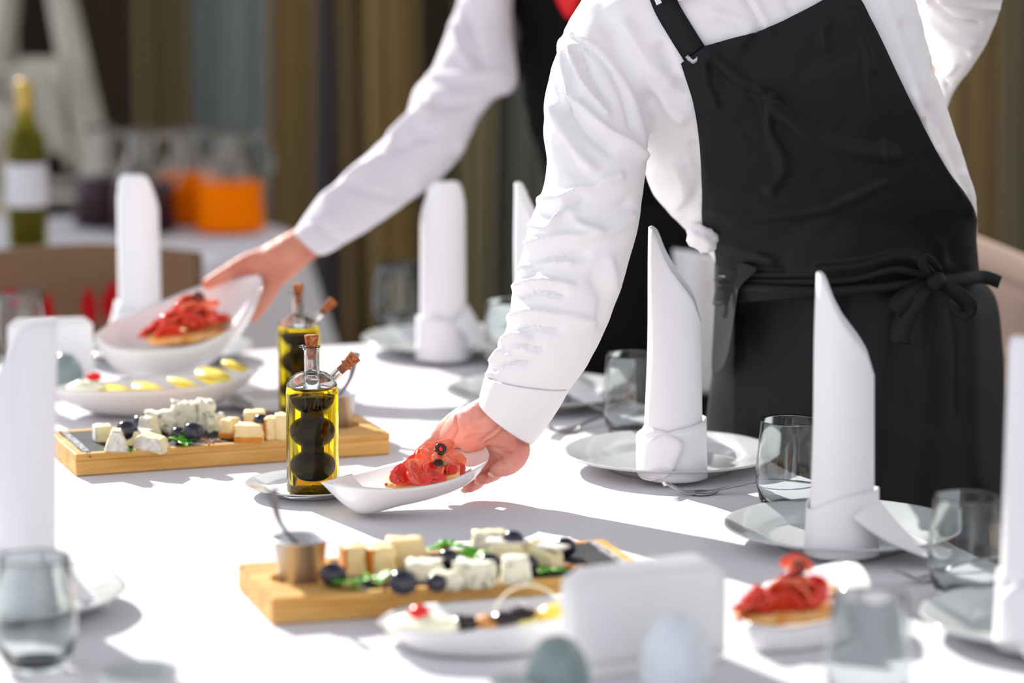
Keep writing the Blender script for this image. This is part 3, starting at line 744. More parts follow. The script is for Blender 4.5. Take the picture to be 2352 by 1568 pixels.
def doily(c, w_, rz, seed, label):
    rows = []; n = 26
    for i in range(n + 1):
        row = []
        for j in range(n + 1):
            x, y = (-1 + 2 * i / n) * w_, (-1 + 2 * j / n) * w_ * .95; rr = math.hypot(x, y)
            z = .002 + (.0035 * noise.noise(Vector((x * 45 + seed, y * 45, 1))) + .003) * min(1, max(0, (rr - .030) / .012)) + .10 * max(0, rr - .048)
            row.append((x, y, z))
        rows.append(row)
    o = MB().add(*loft(rows, False, False)).build('paper_napkin', M['paper'], loc=c, solid=.0012); o.rotation_euler = (0, 0, rz)
    return tag(o, label, 'napkin')
zs = TZ + .0006 + .0062 * .62
doily(at_z(712, 1132, zs + .001), .043, .5, 1, 'crumpled paper napkin between the sharp cruet and its saucer')
doily(at_z(655, 938, zs + .001), .043, .2, 4, 'crumpled paper napkin on the rear saucer')
cruet(at_z(719, 1130, zs + .0045), 'sharp oil cruet with two corks on the saucer beside the held dish', 1.)
cruet(at_z(688, 944, zs + .0045), 'blurred rear oil cruet with two corks, behind the sharp one', .915)

# ---------------------------------------------------------------- cheese boards
BL, BW, BH = .397, .158, .0265
def board(cfl, rz, label, cup_left):
    """cfl: front left bottom corner; local x along the board, local y away from the camera"""
    u = Vector((math.cos(rz), math.sin(rz), 0)); v_ = Vector((-math.sin(rz), math.cos(rz), 0))
    c = Vector(cfl) + u * BL / 2 + v_ * BW / 2; c.z = TZ + .001
    r = empty('serving_board', c, label, 'board', 'wooden serving boards with slate inlays', rz=rz)
    sg = -1 if cup_left else 1; rim = .011
    # wood: floor plus raised frame plus solid cup end
    cupw = .095
    mb = MB().add(*box(0, 0, .009, BL, BW, .018)); mb.build('base_plank', M['wood'], r, smooth=False, bevel=.0015)
    for sy in (-1, 1): MB().add(*box(0, sy * (BW / 2 - rim / 2), (.018 + BH) / 2, BL, rim, BH - .018)).build('frame_rail', M['wood'], r, smooth=False, bevel=.001)
    MB().add(*box(-sg * (BL / 2 - rim / 2), 0, (.018 + BH) / 2, rim, BW - 2 * rim, BH - .018)).build('end_rail', M['wood'], r, smooth=False, bevel=.001)
    # cup block with a round well
    x0, x1 = BL / 2 - cupw, BL / 2; yc = BW / 2 - rim; n = 32; wr = .031; cx = (x0 + x1) / 2; top = []; 
    vv = []; ff = []
    for k in range(n):
        a = 2 * PI * k / n; ca, sa = math.cos(a), math.sin(a); s = min((cupw / 2) / abs(ca) if abs(ca) > 1e-6 else 9, yc / abs(sa) if abs(sa) > 1e-6 else 9)
        vv += [(sg * cx + ca * s, sa * s, BH), (sg * cx + ca * wr, sa * wr, BH), (sg * cx + ca * wr, sa * wr, .0185)]
    for k in range(n):
        a, b = 3 * k, 3 * ((k + 1) % n); ff += [(a, b, b + 1, a + 1), (a + 1, b + 1, b + 2, a + 2)]
    ff.append(tuple(3 * k + 2 for k in range(n)))
    nb = len(vv); xi = sg * x0
    vv += [(xi, -yc, BH), (xi, yc, BH), (xi, yc, .018), (xi, -yc, .018), (sg * x1, -yc, BH), (sg * x1, yc, BH), (sg * x1, yc, .018), (sg * x1, -yc, .018)]
    ff += [(nb, nb + 1, nb + 2, nb + 3), (nb + 4, nb + 5, nb + 6, nb + 7)]
    MB().add(vv, ff).build('cup_block', M['wood'], r, smooth=False)
    sl = BL - rim - cupw - .004
    sx = -sg * (BL / 2 - rim - .002 - sl / 2)
    MB().add(*box(sx, 0, .0226, sl, BW - 2 * rim - .002, .0062)).build('slate_inlay', M['slate'], r, smooth=False, bevel=.0006)
    MB().add(*chunk((-sg * (BL / 2 - rim - .006), 0, .0230), (.008, BW - 2 * rim - .006, .0050), amp=.2, n=12)).build('slate_edge', M['slate_edge'], r)
    cw = c + u * (sg * cx); return r, cw
ra, cupA = board(at_z(175, 1095), RZ, 'sharp cheese board behind the oil cruet', False)
rb, cupB = board(at_z(625, 1437), math.atan2(3.225 - 3.118, .119 + .237), 'near cheese board with sauce cup at its left end', True)
ZS = TZ + .001 + .0257
def cup(c, label, slab_, ang):
    r = empty('sauce_cup', (c.x, c.y, TZ + .0200), label, 'cup', 'steel sauce cups')
    MB().add(*lathe([(.001, .001), (.0215, .001), (.0222, .003), (.027, .046), (.0305, .0485), (.0300, .0495), (.0262, .047), (.0212, .005), (.001, .004)], 40)).build('steel_bowl', M['cup_steel'], r)
    MB().add(*lathe([(.001, .004), (.0214, .0055), (.0246, .030), (.001, .031)], 32)).build('sauce', M['sauce'], r)
    s = empty('teaspoon', (c.x, c.y, TZ + .0200), slab_, 'spoon', 'teaspoons in the sauce cups')
    d = Vector((math.cos(ang), math.sin(ang), 0))
    P_ = [d * -.008 + Z * .034, d * .010 + Z * .050, d * .021 + Z * .066, d * .026 + Z * .086, d * .028 + Z * .098]
    pts = [catmull(P_, k / 16) for k in range(17)]
    MB().add(*tube(pts, [.0022 + .0040 * max(0, (k - 7) / 9) ** 1.2 for k in range(17)], 10, .45, up=(0, 1, .2))).build('handle', M['spoon_steel'], s)
    MB().add(*blob(d * -.012 + Z * .0315, (.010, .008, .003), (0, .4, ang), .02)).build('bowl', M['steel'], s)
    return r
cup(cupB, 'steel sauce cup at the left end of the near cheese board', 'teaspoon standing in the near sauce cup', PI * .98)
cup(cupA, 'steel sauce cup at the right end of the far cheese board, behind the cruet', 'teaspoon standing in the far sauce cup', .3)
def item(name, v, f, m, label, cat, group, loc):
    o = MB().add(v, f).build(name, M[m], loc=loc); return tag(o, label, cat, group)
def grape(px, py, r, label, el=1.15, zoff=None):
    # py is the centre of the fruit
    z = ZS + r if zoff is None else zoff; p = at_z(px, py, z)
    v, f = blob((0, 0, 0), (r * el, r, r), (0, .15, rnd.uniform(-.4, .4)), .015, 1, rnd.randint(0, 99))
    root = empty('black_olive', p, label, 'olive', 'black olives on the cheese boards')
    MB().add(v, f).build('fruit', M['grape'], root)
    MB().add(*lathe([(.001, 0), (.0012, .0), (.0016, .0006), (.001, .0012)], 8)).build('stem_scar', M['nut'], root).location = (-r * el * .98, 0, 0)
    return root
def cheese(px, py, size, kind, label, rz=0, z=None, rind=None, seed=0, taper=1., wedge=0., tilt=0, amp=.05):
    amp *= 1.25 if kind == 'blue' else 1.2; taper *= rnd.uniform(.86, 1.0)
    """px,py: foot centre on the slate"""
    zz = ZS if z is None else z; p = at_z(px, py, zz)
    r = empty('cheese_piece', p, label, 'cheese', 'cheese pieces on the serving boards', rz=rz)
    MB().add(*chunk((0, 0, 0), size, 0, taper, wedge, amp, seed, tilt=tilt)).build('paste', M[kind], r)
    if rind:
        side, m_ = rind; sx, sy, sz = size
        if side == 'x': v, f = chunk((-sx * .5, 0, .0005), (.0035, sy * .93, sz * .95), amp=.04, seed=seed)
        elif side == 'y': v, f = chunk((0, -sy * .5 * (1 - wedge * .5), .0005), (sx * .95, .003, sz * .30), amp=.04, seed=seed)
        elif side == 'front': v, f = chunk((0, -sy * .5 * (1 - wedge * .5), .0), (sx * .96, .003, sz * .97), 0, taper, 0, .04, seed)
        else: v, f = chunk((0, 0, sz * .97), (sx * .95, sy * .95, .0025), amp=.04, seed=seed)
        MB().add(v, f).build('rind', M[m_], r)
    return r
rB = math.atan2(3.225 - 3.118, .119 + .237)
# near board
grape(765, 1320, .0125, 'black olive beside the near sauce cup')
grape(925, 1337, .0130, 'largest looking black olive at the front left of the near board')
grape(1003, 1338, .0095, 'black olive half under the blue cheese crumbs, near board')
grape(1031, 1283, .0105, 'black olive behind the blue cheese, under the mint, near board')
grape(1124, 1294, .0112, 'black olive between two blue cheese cubes, near board')
grape(1213, 1295, .0100, 'black olive right of the squarish blue cheese cube, near board')
grape(1179, 1240, .0103, 'black olive perched on the brie slices, near board', zoff=ZS + .027)
grape(1298, 1256, .0105, 'black olive at the far right corner of the near board')
cheese(812, 1318, (.021, .032, .031), 'hard', 'hard cheese cube with orange rind, leftmost on the near board', .25, rind=('x', 'rind'), seed=1)
cheese(868, 1316, (.026, .034, .030), 'hard', 'hard cheese cube with orange rind, second from left on the near board', .5, rind=('x', 'rind'), seed=2)
cheese(930, 1300, (.050, .030, .030), 'hard', 'broad pale hard cheese wedge behind the front olive, near board', .1, wedge=.4, seed=3, taper=.8)
cheese(975, 1328, (.036, .022, .018), 'blue', 'crumbled blue cheese leaning left of the mint, near board', -.1, seed=4, amp=.12)
cheese(1026, 1352, (.030, .020, .017), 'blue', 'low blue cheese crumb at the front edge of the near board', .3, seed=5, amp=.12)
cheese(1088, 1342, (.042, .026, .024), 'blue', 'blue cheese block at the middle front of the near board', -.25, seed=6, amp=.10)
cheese(1185, 1338, (.030, .022, .027), 'blue', 'squarish blue cheese cube at the front of the near board', .1, seed=7, amp=.06, taper=.9)
cheese(1165, 1300, (.044, .022, .026), 'brie', 'brie slice standing under the perched olive, near board', -.15, seed=8, rind=('top', 'brie_rind'), taper=.75)
cheese(1125, 1278, (.038, .018, .028), 'brie', 'white rind brie slice at the back of the near board', .2, seed=9, rind=('front', 'brie_rind'))
cheese(1245, 1300, (.060, .020, .022), 'brie', 'long brie wedge leaning to the right, near board', -.55, seed=10, rind=('top', 'brie_rind'), tilt=.42, taper=.6)
def mint(px, py, label, n=4, s=.013, z=None, seed=0):
    p = at_z(px, py, ZS + .004 if z is None else z); r = empty('mint_sprig', p, label, 'herb', 'mint sprigs on the cheese boards'); rr = random.Random(seed)
    for k in range(n):
        a = 2 * PI * k / n + rr.uniform(-.4, .4); el = rr.uniform(.2, .8); d = Vector((math.cos(a) * math.cos(el), math.sin(a) * math.cos(el), math.sin(el))); sd_ = Vector((-math.sin(a), math.cos(a), 0)); rows = []
        for i in range(11):
            t = i / 10; w_ = s * .42 * math.sin(PI * t ** .8) + .0003; c_ = d * (s * 1.25 * t) - Z * (s * .35 * t * t)
            rows.append([c_ + sd_ * (w_ * q) + Z * (.25 * w_ * abs(q) + .0006 * math.cos(i * 3.1) * abs(q)) for q in (-1, -.5, 0, .5, 1)])
        MB().add(*loft(rows, False, False)).build('leaf', M['mint'], r, solid=.0006)
    MB().add(*tube([(0, 0, -.002), (.001, 0, .003)], .0011, 6)).build('stem', M['mint'], r)
    return r
mint(815, 1348, 'mint sprig at the front beside the leftmost cheese, near board', 4, .021, seed=1)
mint(868, 1335, 'small mint sprig before the second hard cheese cube, near board', 4, .017, ZS + .010, seed=2)
mint(1024, 1262, 'mint sprig standing highest at the back of the near board', 4, .019, ZS + .012, seed=3)
mint(1082, 1284, 'flat mint sprig right of the tallest one, near board', 4, .019, ZS + .008, seed=5)
mint(1260, 1312, 'mint leaf under the tip of the long brie wedge, near board', 3, .018, seed=7)
mb = MB()
for k in range(46):
    px = rnd.choice([1300, 1335, 1385, 1300, 1230, 880, 1050]) + rnd.gauss(0, 14); py = 1302 + rnd.gauss(0, 7) + (40 if px < 1200 else 0)
    q = at_z(px, py, ZS + .001); mb.add(*blob(q, (rnd.uniform(.0012, .0034),) * 3, (rnd.random() * 3, 0, 0), .3, 2, k, 1))
o = mb.build('walnut_crumbs', M['nut']); tag(o, 'walnut crumbs scattered on the slate of the near board', 'nuts', kind='stuff')
# far board
grape(292, 988, .0122, 'black olive leaning on the brie at the left of the far board', zoff=ZS + .018)
grape(323, 972, .0105, 'dark olive peeking out behind the leftmost olive, far board')
grape(444, 992, .0122, 'shiny black olive at the middle of the far board', zoff=ZS + .016)
grape(412, 998, .0100, 'black olive half hidden left of the shiny one, far board')
grape(601, 967, .0092, 'black olive on top of the hard cheese cubes, far board', zoff=ZS + .022)
grape(571, 962, .0090, 'black olive behind the hard cheese cubes, far board')
cheese(238, 1012, (.020, .022, .020), 'brie', 'small brie piece with yellow cut side, leftmost on the far board', .3, rind=('x', 'brie_rind'), seed=20)
cheese(268, 1034, (.030, .022, .026), 'brie', 'pointed brie wedge with grey white rind at the left of the far board', .1, rind=('front', 'brie_rind'), seed=21, taper=.35)
cheese(318, 1020, (.034, .026, .016), 'brie', 'low brie slice under the leftmost olive, far board', -.5, rind=('top', 'brie_rind'), seed=22)
cheese(350, 1030, (.042, .026, .016), 'brie', 'white diamond shaped brie slice at the front of the far board', -.35, rind=('front', 'brie_rind'), seed=23, taper=.7, tilt=.25)
cheese(343, 1000, (.030, .014, .024), 'brie', 'upright white brie slice behind the diamond slice, far board', -.7, rind=('front', 'brie_rind'), seed=24, taper=.6)
cheese(368, 992, (.036, .026, .026), 'blue', 'blue cheese block left of centre, far board', .3, seed=25, amp=.12)
cheese(425, 985, (.038, .026, .034), 'blue', 'tallest blue cheese lump behind the shiny olive, far board', 0, seed=26, amp=.14, taper=.8)
cheese(470, 985, (.030, .024, .036), 'blue', 'pointed blue cheese lump right of the shiny olive, far board', .5, seed=27, amp=.16, taper=.6)
cheese(497, 990, (.022, .022, .022), 'blue', 'small blue cheese crumb nearest to the hard cheese cubes, far board', .2, seed=28, amp=.12)
cheese(528, 1003, (.018, .028, .023), 'hard', 'narrow hard cheese piece, leftmost of the cubes on the far board', -.3, rind=('y', 'rind'), seed=29, taper=.8)
cheese(575, 1012, (.036, .026, .021), 'hard', 'broad hard cheese piece with brown rind at the front, far board', -.1, rind=('y', 'rind'), seed=30, taper=.9)
cheese(585, 982, (.028, .022, .022), 'hard', 'hard cheese cube behind the broad one, far board', .1, rind=('y', 'rind'), seed=31)
cheese(622, 1008, (.014, .028, .028), 'hard', 'thin upright hard cheese piece between two cubes, far board', .2, rind=('x', 'rind'), seed=32)
cheese(652, 1008, (.022, .028, .032), 'hard', 'tall hard cheese block beside the oil cruet, far board', .1, seed=33)
mint(420, 1016, 'mint sprig before the shiny olive, far board', 4, .018, ZS + .004, seed=9)
mint(300, 1036, 'tiny dark herb at the front edge of the far board', 3, .006, seed=10)
mb = MB()
for k in range(34):
    px = rnd.choice([470, 490, 455, 500, 375, 280]) + rnd.gauss(0, 10); py = 1011 + rnd.gauss(0, 5) + (20 if px < 330 else 0)
    q = at_z(px, py, ZS + .001); mb.add(*blob(q, (rnd.uniform(.001, .003),) * 3, (rnd.random() * 3, 0, 0), .3, 2, k, 1))
o = mb.build('walnut_crumbs', M['nut']); tag(o, 'walnut crumbs scattered on the slate of the far board', 'nuts', kind='stuff')

# ---------------------------------------------------------------- food in the long dishes
def lemon(c, rz, tilt, r, label):
    e = empty('lemon_slice', c, label, 'lemon', 'lemon slices in the long dish', rz=rz); e.rotation_euler = (tilt, .2, rz)
    MB().add(*lathe([(.001, 0), (r * .88, 0), (r * .88, .004), (.001, .004)], 24)).build('flesh', M['lemon'], e)
    MB().add(*lathe([(r * .87, -.0003), (r, 0), (r, .004), (r * .87, .0043)], 24)).build('peel', M['lemon'], e)
for i, (t, q, rz) in enumerate(((.36, .0, .1), (.48, .1, .5), (.60, .0, 1), (.72, .1, .2), (.83, .0, .7))):
    p = b1(t, q) + Vector((0, -.01, .010 + .004 * i)); lemon(p, rz, .25, .024 if i < 4 else .018, ['first pale yellow slice from the left in the far boat dish', 'second yellow slice from the left in the far boat dish', 'third, brightest yellow slice in the far boat dish', 'fourth yellow slice, near the right tip of the far boat dish', 'last yellow slice at the right tip of the far boat dish'][i])
def mound(p, s, m, label, cat, name, seed=0):
    return item(name, *blob((0, 0, 0), s, amp=.25, seed=seed), m, label, cat, None, p)
mound(b1(.24, 0) + Vector((0, 0, .014)), (.026, .018, .012), 'cream', 'cream mound at the left of the far boat dish', 'cream', 'cream_mound', 2)
mound(b1(.27, -.1) + Vector((0, 0, .030)), (.010, .008, .006), 'pimento', 'pink fruit piece on the cream in the far boat dish', 'fruit', 'fruit_piece', 3)
p = b1(.27, .5) ; 
cr = mound(at_y(975, 1440, 3.05), (.036, .030, .014), 'cream', 'cream mound under the cherry in the near boat dish', 'cream', 'cream_mound', 5)
ch = empty('cherry', at_y(962, 1409, 3.05), 'bright red cherry on cream in the near boat dish', 'cherry')
MB().add(*blob((0, 0, 0), (.0105, .0105, .009), amp=.05)).build('fruit', M['pimento'], ch)
MB().add(*tube([(0, 0, .007), (.002, 0, .016), (.006, 0, .024)], .0008, 6)).build('stem', M['nut'], ch)
for i, (x, y, sx, m_, lab) in enumerate(((1065, 1430, .016, 'olive', 'dark marinated olive piece, leftmost in the near boat dish'), (1120, 1428, .014, 'nut', 'brown pickled piece left of centre in the near boat dish'),
        (1160, 1420, .016, 'olive', 'dark marinated olive in the middle of the near boat dish'), (1195, 1412, .016, 'olive', 'dark olive under the onion ring in the near boat dish'),
        (1215, 1424, .015, 'lemon', 'yellow pepper piece in the near boat dish, left one'), (1275, 1408, .017, 'lemon', 'yellow pepper piece beside the paper napkin stack'), (1250, 1415, .013, 'nut', 'brown pickled piece right of the olives in the near boat dish'))):
    mound(at_y(x, y, 3.07), (sx, sx * .8, sx * .5), m_, lab, 'pickle', 'pickled_piece', i)
rg = MB().add(*ring((0, 0, 0), (0, -.8, .5), .034, .0011, 40, 6)).build('onion_ring', M['cream'], loc=at_y(1215, 1420, 3.10)); tag(rg, 'thin onion ring arching over the olives in the near boat dish', 'onion')

# ---------------------------------------------------------------- paper napkin stacks, shakers, ramekins
def paper_stack(c, rz, w_, h, n, label, fan=.0):
    r = empty('napkin_holder', c, label, 'holder', 'paper napkin holders', rz=rz)
    MB().add(*chunk((0, n * .0032 / 2, 0), (w_ * .9, n * .0032 + .016, .012), amp=.004, n=10)).build('ceramic_base', M['porcelain2'], r)
    for k in range(n):
        y = k * .0032; f_ = fan * (k - n / 2) / n; rows = []
        for i in range(11):
            t = -1 + 2 * i / 10; hh = h * (1 - .02 * (k % 3)) - (.010 if abs(t) > .95 else 0)
            rows.append([(t * w_ / 2 + f_ * .3, y + .003 * math.sin(2 * t + k) + fan * .2 * t * (k / n - .5), .008 + hh * j / 6) for j in range(7)])
        MB().add(*loft(rows, False, False)).build('paper_sheet', M['paper'], r, solid=.0013)
    return r
c = at_z(1500, 1540); paper_stack(c, .45, .160, .090, 13, 'block of white paper napkins standing in the foreground by the shakers', .02)
c = at_z(118, 880); paper_stack(c, .12, .118, .082, 9, 'blurred block of paper napkins at the far left of the table')
def shaker(px, py, m, h, rr, label):
    r = empty('shaker', at_z(px, py), label, 'shaker', 'egg shaped shakers', )
    MB().add(*lathe([(.001, 0), (rr * .62, 0), (rr * .80, .004), (rr, h * .32), (rr * .97, h * .5), (rr * .82, h * .72), (rr * .5, h * .92), (rr * .2, h * .99), (.001, h)], 36)).build('body', M[m], r)
    for k in range(3): MB().add(*lathe([(.0001, h * .985), (.0012, h * .987), (.0001, h * .99)], 8)).build('hole', M['olive'], r).location = ((k - 1) * .004, -.003, 0)
shaker(1552, 1606, 'blueglaze', .080, .033, 'pale blue white egg shaped shaker in front of the paper napkins')
shaker(1280, 1612, 'greyglaze', .062, .030, 'grey green egg shaped shaker left of the paper napkins, foreground')
shaker(150, 905, 'greyglaze', .058, .026, 'grey green egg shaped shaker at the far left beside the toothpick jar')
tj = empty('toothpick_jar', at_z(77, 940), 'small glass jar of toothpicks at the far left of the table', 'jar')
MB().add(*lathe([(.001, .001), (.018, .001), (.0185, .004), (.0195, .058), (.0185, .058), (.0172, .005), (.001, .004)], 30)).build('glass_jar', M['porcelain'], tj)
for k in range(22):
    a = rnd.random() * 6.28; q = .011 * math.sqrt(rnd.random())
    MB().add(*tube([(q * math.cos(a), q * math.sin(a), .006), (1.35 * q * math.cos(a), 1.35 * q * math.sin(a), .070)], .0011, 6)).build('toothpick', M['toothpick'], tj)
def ramekin(px, py, label, r=.036, h=.03):
    o = MB().add(*lathe([(.001, 0), (r * .82, 0), (r * .9, .004), (r, h), (r * .94, h), (r * .84, .008), (.001, .006)], 40)).build('ramekin', M['porcelain'], loc=at_z(px, py)); tag(o, label, 'bowl', 'small white bowls at the near edge')
ramekin(318, 1612, 'small white bowl at the bottom edge of the frame, left of centre')
ramekin(1180, 1630, 'small white bowl at the bottom edge beside the grey green shaker', .022, .028)

# ---------------------------------------------------------------- people
def fuse(parts, voxel, smooth=2, sfac=.5):
    mb = MB()
    for v, f in parts: mb.add(v, f)
    o = mb.build('tmp', M['skin'])
    bm = bmesh.new(); bm.from_mesh(o.data); bmesh.ops.recalc_face_normals(bm, faces=bm.faces); bm.to_mesh(o.data); bm.free()
    k = o.modifiers.new('r', 'REMESH'); k.mode = 'VOXEL'; k.voxel_size = voxel
    if smooth: k = o.modifiers.new('s', 'SMOOTH'); k.factor = sfac; k.iterations = smooth
    dg = bpy.context.evaluated_depsgraph_get(); dg.update()
    me = bpy.data.meshes.new_from_object(o.evaluated_get(dg)); bpy.data.objects.remove(o)
    n = len(me.vertices); co = np.empty(n * 3, 'f'); me.vertices.foreach_get('co', co)
    return me, co.reshape(-1, 3).astype(float)
def vnormals(me):
    nn = np.empty(len(me.vertices) * 3, 'f'); me.vertices.foreach_get('normal', nn); return nn.reshape(-1, 3).astype(float)
def seg_dist(px, py, pts):
    """distance in pixels to a polyline and signed side"""
    best = np.full(px.shape, 1e9)
    for (ax, ay), (bx, by) in zip(pts, pts[1:]):
        dx, dy = bx - ax, by - ay; L2 = dx * dx + dy * dy
        t = np.clip(((px - ax) * dx + (py - ay) * dy) / L2, 0, 1)
        best = np.minimum(best, np.hypot(px - ax - t * dx, py - ay - t * dy))
    return best
def curve2(pts, n=14):
    P_ = [Vector((a, b, 0)) for a, b in pts]; return [tuple(catmull(P_, i / n)[:2]) for i in range(n + 1)]
FS = 1.7
def sculpt(me, co, strokes, region=None, wr=None):
    """fold strokes: (points, width px, height m); plus soft procedural wrinkles wr=(amp, scale)"""
    nn = vnormals(me); px, py = project(co); view = -co / np.linalg.norm(co - 0, axis=1)[:, None]; view[:, 2] += CAMZ / np.linalg.norm(co, axis=1)
    front = np.clip((nn * view).sum(1) * 2 + .2, 0, 1); d = np.zeros(len(co))
    for pts, w_, amp in strokes:
        c = curve2(pts); dist = seg_dist(px, py, c)
        d += FS * amp * np.exp(-(dist / (w_ * .9)) ** 2) * front
    if wr is not None:
        amp, sc = wr; x, y, z = co.T * sc
        a = np.sin(x * 1.3 + 2.1 * np.sin(z * .9 + y)) * np.sin(z * 1.9 + 1.7 * np.sin(x * 1.1 - y * .7) + .6)
        b = np.sin(x * 2.9 + 1.5 * np.sin(z * 2.3) + 1.3) * np.sin(z * 3.7 + 1.2 * np.sin(x * 2.7 + y * 2) + 2)
        d += amp * (a + .45 * b)
    co = co + nn * d[:, None]; me.vertices.foreach_set('co', co.astype('f').ravel()); me.update()
    return co
def finish(name, me, m, parent, extra=None):
    me.materials.clear(); me.materials.append(m); me.polygons.foreach_set('use_smooth', [True] * len(me.polygons))
    n = len(me.vertices); co = np.empty(n * 3, 'f'); me.vertices.foreach_get('co', co); co = co.reshape(-1, 3) - np.array(parent.location, 'f')
    me.vertices.foreach_set('co', co.ravel()); me.update(); me.name = name
    o = bpy.data.objects.new(name, me); COL.objects.link(o); o.parent = parent; return o
def ringpx(l, r, D, th, seg=40, pw=2.2, dth=0):
    """one body cross-section: outline points l and r (pixels) at depth D, half thickness th"""
    a = at_y(*l, D); b = at_y(*r, D); c = (a + b) / 2; h = (b - a) / 2
    pt = []
    for k in range(seg):
        t = 2 * PI * k / seg; ct, st_ = math.cos(t), math.sin(t); e = 2 / pw
        pt.append(c + h * (abs(ct) ** e) * (1 if ct > 0 else -1) + Vector((0, th * (abs(st_) ** e) * (1 if st_ > 0 else -1), 0)))
    return pt
def body_loft(st_, seg=40, pw=2.2, dens=4, shrink=1.):
    """stations ((lx,ly),(rx,ry),D,th) smoothly interpolated"""
    A = [Vector((s[0][0], s[0][1], 0)) for s in st_]; B = [Vector((s[1][0], s[1][1], 0)) for s in st_]; Cc = [Vector((s[2], s[3], 0)) for s in st_]
    n = (len(st_) - 1) * dens; rings = []
    for i in range(n + 1):
        a, b, c = catmull(A, i / n), catmull(B, i / n), catmull(Cc, i / n)
        m_ = (a + b) / 2; a = m_ + (a - m_) * shrink; b = m_ + (b - m_) * shrink
        rings.append(ringpx((a.x, a.y), (b.x, b.y), c.x, c.y * shrink, seg, pw))
    return loft(rings)
def chain(pts, seg=16, dens=5):
    """world points with radii (x,y,z,r): rounded tapered limb"""
    P_ = [Vector(p[:3]) for p in pts]; R_ = [Vector((p[3], 0, 0)) for p in pts]; n = (len(pts) - 1) * dens
    C_ = [catmull(P_, i / n) for i in range(n + 1)]; RR = [catmull(R_, i / n).x for i in range(n + 1)]
    t0 = (C_[0] - C_[1]).normalized(); t1 = (C_[-1] - C_[-2]).normalized(); pre = []; post = []
    for a in (80, 60, 38, 18): pre.append((C_[0] + t0 * RR[0] * math.sin(math.radians(a)), RR[0] * math.cos(math.radians(a))))
    for a in (18, 38, 60, 80): post.append((C_[-1] + t1 * RR[-1] * math.sin(math.radians(a)), RR[-1] * math.cos(math.radians(a))))
    allp = pre + list(zip(C_, RR)) + post
    return tube([p for p, _ in allp], [r for _, r in allp], seg, up=(.31, .22, .92))
def pc(px, py, D, r): v = at_y(px, py, D); return (v.x, v.y, v.z, r)
def tri_bvh(v, f): return BVHTree.FromPolygons([Vector(a) for a in v], f)
def hips_legs(cx, cy, hipz, hw, rz=0):
    """trouser legs and waist in world space"""
    parts = []
    for s in (-1, 1):
        x = cx + s * hw * .5
        parts.append(chain([(x, cy, hipz - .05, hw * .62), (x + s * .01, cy + .01, .55, .078), (x + s * .015, cy + .02, .30, .062), (x + s * .02, cy + .02, .09, .058)], 20))
    parts.append(loft([[(cx + hw * 1.05 * math.cos(2 * PI * k / 32), cy + .115 * math.sin(2 * PI * k / 32), z) for k in range(32)] for z in (hipz - .16, hipz - .08, hipz, hipz + .05)]))
    return parts
def shoe(cx, cy, parent, s):
    rings = []
    for k in range(13):
        t = k / 12; y = .08 - .28 * t; w_ = (.036 + .012 * math.sin(PI * t)) * (1 - .0 * t) * min(1, (1.02 - t) * 6) ** .5; h = .075 * (1 - t) ** .8 + .030
        rings.append([(w_ * math.cos(2 * PI * j / 20), y, max(0, h * .5 + h * .5 * math.sin(2 * PI * j / 20))) for j in range(20)])
    v, f = loft(rings); v = [Vector(p) + Vector((cx, cy, 0)) - Vector(parent.location) for p in v]
    return MB().add(v, f).build('shoe', M['shoe'], parent)
def head_parts(c, tilt, R=.098):
    """skull, jaw, nose, ears around centre c facing the camera (-y); tilt matrix"""
    def T(p): return Vector(c) + tilt @ Vector(p)
    out = []
    v, f = ico(1, 4); vv = []
    for p in v:
        x, y, z = p; q = Vector((x * .076, y * .096, z * .108))
        if z < 0: q.x *= 1 - .28 * z * z; q.y = q.y * (1 - .12 * z * z) - .012 * (-z)
        if y < -.3 and z < 0: q.z *= 1.06
        vv.append(T(q))
    out.append((vv, f))
    out.append(chain([(*T((0, -.088, .018)), .008), (*T((0, -.100, .0)), .010), (*T((0, -.110, -.018)), .012)], 12))
    for s in (-1, 1):
        out.append(chain([(*T((s * .010, -.100, -.022)), .007), (*T((s * .015, -.096, -.022)), .006)], 10))
        out.append(blob(T((s * .077, .006, -.006)), (.008, .018, .030), amp=.05))
        out.append(chain([(*T((s * .012, -.092, .030)), .007), (*T((s * .030, -.088, .034)), .008), (*T((s * .048, -.072, .028)), .006)], 10))
        out.append(blob(T((s * .040, -.068, -.020)), (.022, .018, .018), amp=.02))
    out.append(chain([(*T((-.020, -.090, -.046)), .005), (*T((0, -.097, -.044)), .007), (*T((.020, -.090, -.046)), .005)], 10))
    out.append(chain([(*T((-.017, -.089, -.055)), .006), (*T((0, -.095, -.056)), .008), (*T((.017, -.089, -.055)), .006)], 10))
    out.append(blob(T((0, -.080, -.088)), (.026, .020, .018), amp=.02))
    return out, T
